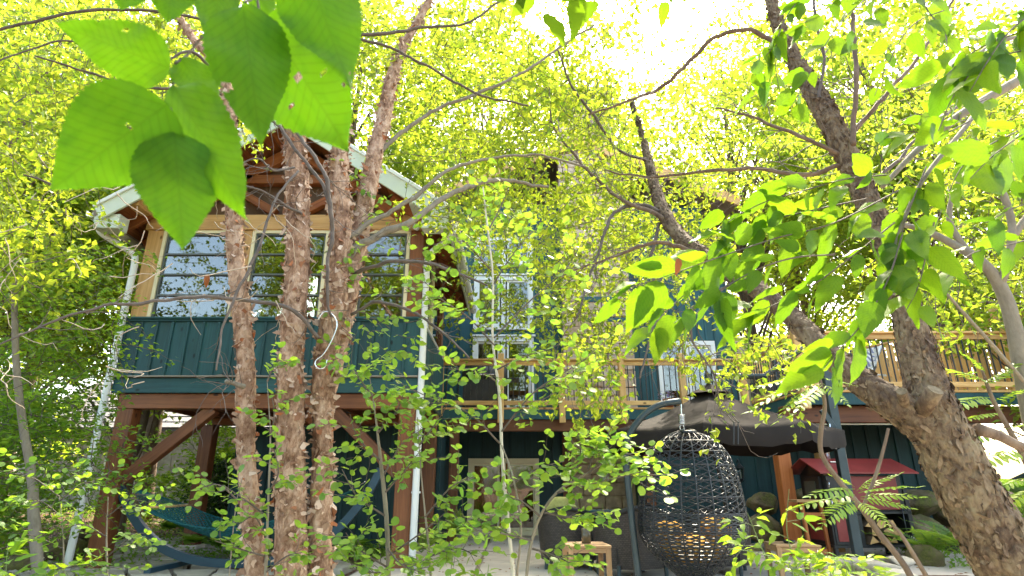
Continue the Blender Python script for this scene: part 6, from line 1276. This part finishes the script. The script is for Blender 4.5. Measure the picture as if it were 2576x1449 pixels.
sumac('sumac with bare forked stem in front of the oven', [[(2330, 1600, 3.0, 9), (2290, 1449, 3.0, 8), (2210, 1340, 3.0, 8), (2165, 1275, 3.0, 7), (2115, 1215, 3.0, 7), (2068, 1145, 3.0, 6), (2065, 1085, 3.0, 6), (2075, 1020, 3.0, 5), (2062, 950, 3.0, 4)], [(2170, 1280, 3.0, 5), (2205, 1190, 3.0, 4.5), (2225, 1120, 3.0, 4), (2235, 1078, 3.0, 3.5)], [(2330, 1449, 3.05, 6), (2270, 1350, 3.05, 5), (2235, 1310, 3.05, 3)]],
 [(2060, 955, 1880, 1000, 3.0), (2062, 955, 1900, 960, 3.05), (2065, 965, 1940, 1035, 2.95), (2068, 970, 2010, 1040, 2.9), (2070, 965, 2130, 1030, 3.0), (2065, 955, 1960, 925, 3.1), (2066, 950, 2150, 985, 3.1), (2062, 950, 2040, 900, 3.1),
  (2150, 1245, 1995, 1290, 2.95), (2160, 1240, 2310, 1225, 2.95), (2150, 1230, 2040, 1262, 2.9), (2165, 1255, 2300, 1290, 2.9), (2150, 1225, 2090, 1195, 3.05), (2165, 1235, 2270, 1195, 3.05), (2160, 1262, 2230, 1320, 2.9), (2150, 1262, 2080, 1305, 2.88), (2155, 1235, 2220, 1205, 3.1), (2165, 1250, 2320, 1258, 3.0)])
sumac('bright sumac beside the leaning trunk at the right edge', [[(2700, 1500, 3.7, 10), (2620, 1250, 3.7, 9), (2560, 1120, 3.7, 7), (2500, 1010, 3.7, 5), (2470, 930, 3.7, 3)]],
 [(2480, 960, 2380, 930, 3.6), (2475, 970, 2560, 925, 3.6), (2490, 1000, 2395, 1010, 3.55), (2500, 1010, 2600, 985, 3.6), (2510, 1040, 2420, 1060, 3.5), (2530, 1080, 2430, 1120, 3.5), (2530, 1080, 2640, 1060, 3.6), (2560, 1130, 2450, 1180, 3.5), (2570, 1140, 2660, 1120, 3.6), (2590, 1200, 2480, 1250, 3.5), (2480, 940, 2440, 880, 3.7), (2500, 960, 2590, 900, 3.7), (2540, 1100, 2470, 1080, 3.6), (2600, 1230, 2510, 1290, 3.5), (2570, 1160, 2480, 1145, 3.6), (2440, 1220, 2540, 1215, 3.6)])
# ------------------------------------------------------------------ weeds, ferns and hostas
weed_l = [leaf_mesh(1, .4, 5, .1, c, .2, 1.3, .6, name='weed_leaf', mat=m_lf_sumac) for c in (.1, .25)]
def weed(label, stems, seed, leaf=.075, n=9, name='tall_weed', group='tall weeds at the patio edge', mat=m_lf_sumac):
    o = thing(name, label, 'plant', at(*stems[0][0]), group); rng = np.random.default_rng(seed); wm, fo = MB(), Foliage()
    for L in stems: 
        P, r = px_path([(u, v, Y, 2.2) for u, v, Y in L], 8); wm.tube(P, np.linspace(.004, .0015, len(P)), 5, False)
        for k in range(n): 
            i = int((.1 + .88 * k / n) * (len(P) - 2)); d = P[i + 1] - P[i]; d /= np.linalg.norm(d); twiggy(wm, fo, P[i], d * .4 + rand_perp(d, rng), rng.uniform(.05, .13), .0012, rng, leaf, 3, nj=.4, hang=.2)
    wm.build('stems', plain('green_stem', (.14, .20, .06)) if 'green_stem' not in bpy.data.materials else bpy.data.materials['green_stem'], o, True, kind='stuff'); fo.emit(o, weed_l, mat, 300)
weed('tall weed stalks in front of the right side table', [[(2040, 1600, 3.2), (2010, 1449, 3.2), (1980, 1340, 3.2), (1985, 1230, 3.2)], [(1960, 1600, 3.1), (1940, 1449, 3.1), (1900, 1340, 3.1), (1880, 1290, 3.1)], [(2030, 1500, 3.1), (1980, 1420, 3.1), (1900, 1390, 3.05), (1830, 1380, 3.0)]], 101)
weed('low bright weeds in front of the stone slabs', [[(2100, 1600, 3.2), (2090, 1449, 3.2), (2080, 1390, 3.2)], [(2160, 1600, 3.3), (2150, 1449, 3.3), (2140, 1400, 3.3)], [(2040, 1580, 3.1), (2050, 1449, 3.1), (2060, 1400, 3.1)], [(2220, 1600, 3.3), (2215, 1470, 3.3), (2210, 1430, 3.3)], [(1980, 1600, 3.0), (1990, 1470, 3.0), (2000, 1410, 3.0)], [(2110, 1500, 3.0), (2130, 1440, 3.0), (2120, 1400, 3.0)]], 102)
weed('broad leaved weeds at the bottom left corner', [[(20, 1600, 4.0), (15, 1449, 4.0), (20, 1370, 4.0)], [(200, 1600, 4.2), (180, 1470, 4.2), (150, 1420, 4.2)], [(110, 1600, 4.0), (130, 1480, 4.0), (140, 1430, 4.0)]], 103, .12)
weed('weeds at the bottom centre below the garden door', [[(900, 1600, 3.0), (905, 1480, 3.0), (915, 1400, 3.0)], [(1120, 1600, 2.9), (1130, 1480, 2.9), (1140, 1380, 2.9)], [(1210, 1600, 2.9), (1220, 1500, 2.9), (1230, 1420, 2.9)], [(780, 1600, 3.3), (760, 1500, 3.3), (740, 1430, 3.3)], [(1040, 1600, 2.9), (1040, 1500, 2.9), (1030, 1430, 2.9)]], 104, .055, 9, mat=m_lf_aspen)
fr_f = [frond_mesh(.5, 18, .075, .24, d, 'fern', m_lf_fern, .8, 78) for d in (.4, .6, .25)]
def fern(label, c, n, seed, s=1.0):
    o = thing('fern', label, 'fern', c, 'ferns along the garden bank'); rg = random.Random(seed)
    for k in range(n):
        a = 2 * math.pi * k / n + rg.uniform(-.3, .3); put('fern_leaf', rg.choice(fr_f), o, m_lf_fern, leaf_matrix(c, (math.cos(a), math.sin(a), rg.uniform(.7, 1.3)), (-math.cos(a) * .8, -math.sin(a) * .8, 1), s * rg.uniform(.8, 1.25)))
fern('yellow green fern beside the large round boulder', at(2345, 1395, 9.3), 13, 1, 1.5); fern('fern at the foot of the bank behind the leaning trunk', at(2420, 1380, 8.8), 12, 2, 1.4); fern('dark fern against the wall below the sunroom', at(1150, 1345, 10.8), 12, 3, 1.3); fern('fern at the right edge below the sumac', at(2540, 1300, 7.4), 12, 4, 1.3); fern('fern by the downspout foot, right of the sunroom', at(1060, 1390, 9.2), 10, 5, 1.1)
host = leaf_mesh(.3, .2, 8, 0, .4, .25, 1.6, .5, name='hosta_leaf', mat=m_lf_deep)
def hosta(label, c, n, seed, s=1.):
    o = thing('hosta', label, 'plant', c, 'hostas in the beds'); rg = random.Random(seed)
    for k in range(n): a = 2.4 * k; e = .3 + .9 * (k / n); put('leaf', host, o, m_lf_deep, leaf_matrix(Vector(c) + Vector((.03 * math.cos(a), .03 * math.sin(a), 0)), (math.cos(a), math.sin(a), e), (-math.cos(a) * .5, -math.sin(a) * .5, 1), s * rg.uniform(.7, 1.1)))
hosta('hosta in the bed under the hammock', at(490, 1365, 10.3), 18, 1); hosta('hosta behind the hammock frame', at(560, 1375, 10.0), 16, 2); hosta('hosta left of the rear sunroom post', at(430, 1330, 11.6), 16, 3, 1.1); hosta('hosta at the foot of the dark wall', at(900, 1375, 10.2), 14, 4); hosta('large leaved hosta at the right edge', at(2560, 1240, 6.6), 14, 5, 1.2)
# ground cover and leaf litter
rng = np.random.default_rng(120)
def cover(name, n, x, y, size, mat, h=.1, up=.6):
    X, Yy = rng.uniform(*x, n), rng.uniform(*y, n); k = fbm(np.stack([X * .9, Yy * .9, X * 0], -1), 31) > .42; X, Yy = X[k], Yy[k]; C = np.stack([X, Yy, ground_h(X, Yy) + rng.uniform(.02, h, len(X))], -1); b = MB(); b.add(*leaves_np(C, size, rng, up, .0)); b.build(name, mat, None, kind='stuff')
cover('ground_cover', 16000, (-17, -5.3), (8.5, 18), .07, m_lf_deep, .25); cover('ground_cover', 7000, (6.0, 12), (7.2, 12), .07, m_lf_deep, .3); cover('bed_greenery', 3200, (-5.2, -1.8), (9.7, 11.3), .06, m_lf_deep, .18)
cover('fallen_leaves', 3500, (-14, -5.3), (7, 16), .06, m_lf_dead, .035, .9); cover('fallen_leaves', 1400, (5.6, 9), (7.0, 10.6), .05, m_lf_dead, .03, .9)
k = 700; C = np.stack([rng.uniform(-2, 7.4, k), rng.uniform(7.2, 14, k), rng.uniform(.012, .02, k)], -1); b = MB(); b.add(*leaves_np(C, .05, rng, .97, .0)); b.build('fallen_leaves', m_lf_dead, None, kind='stuff')
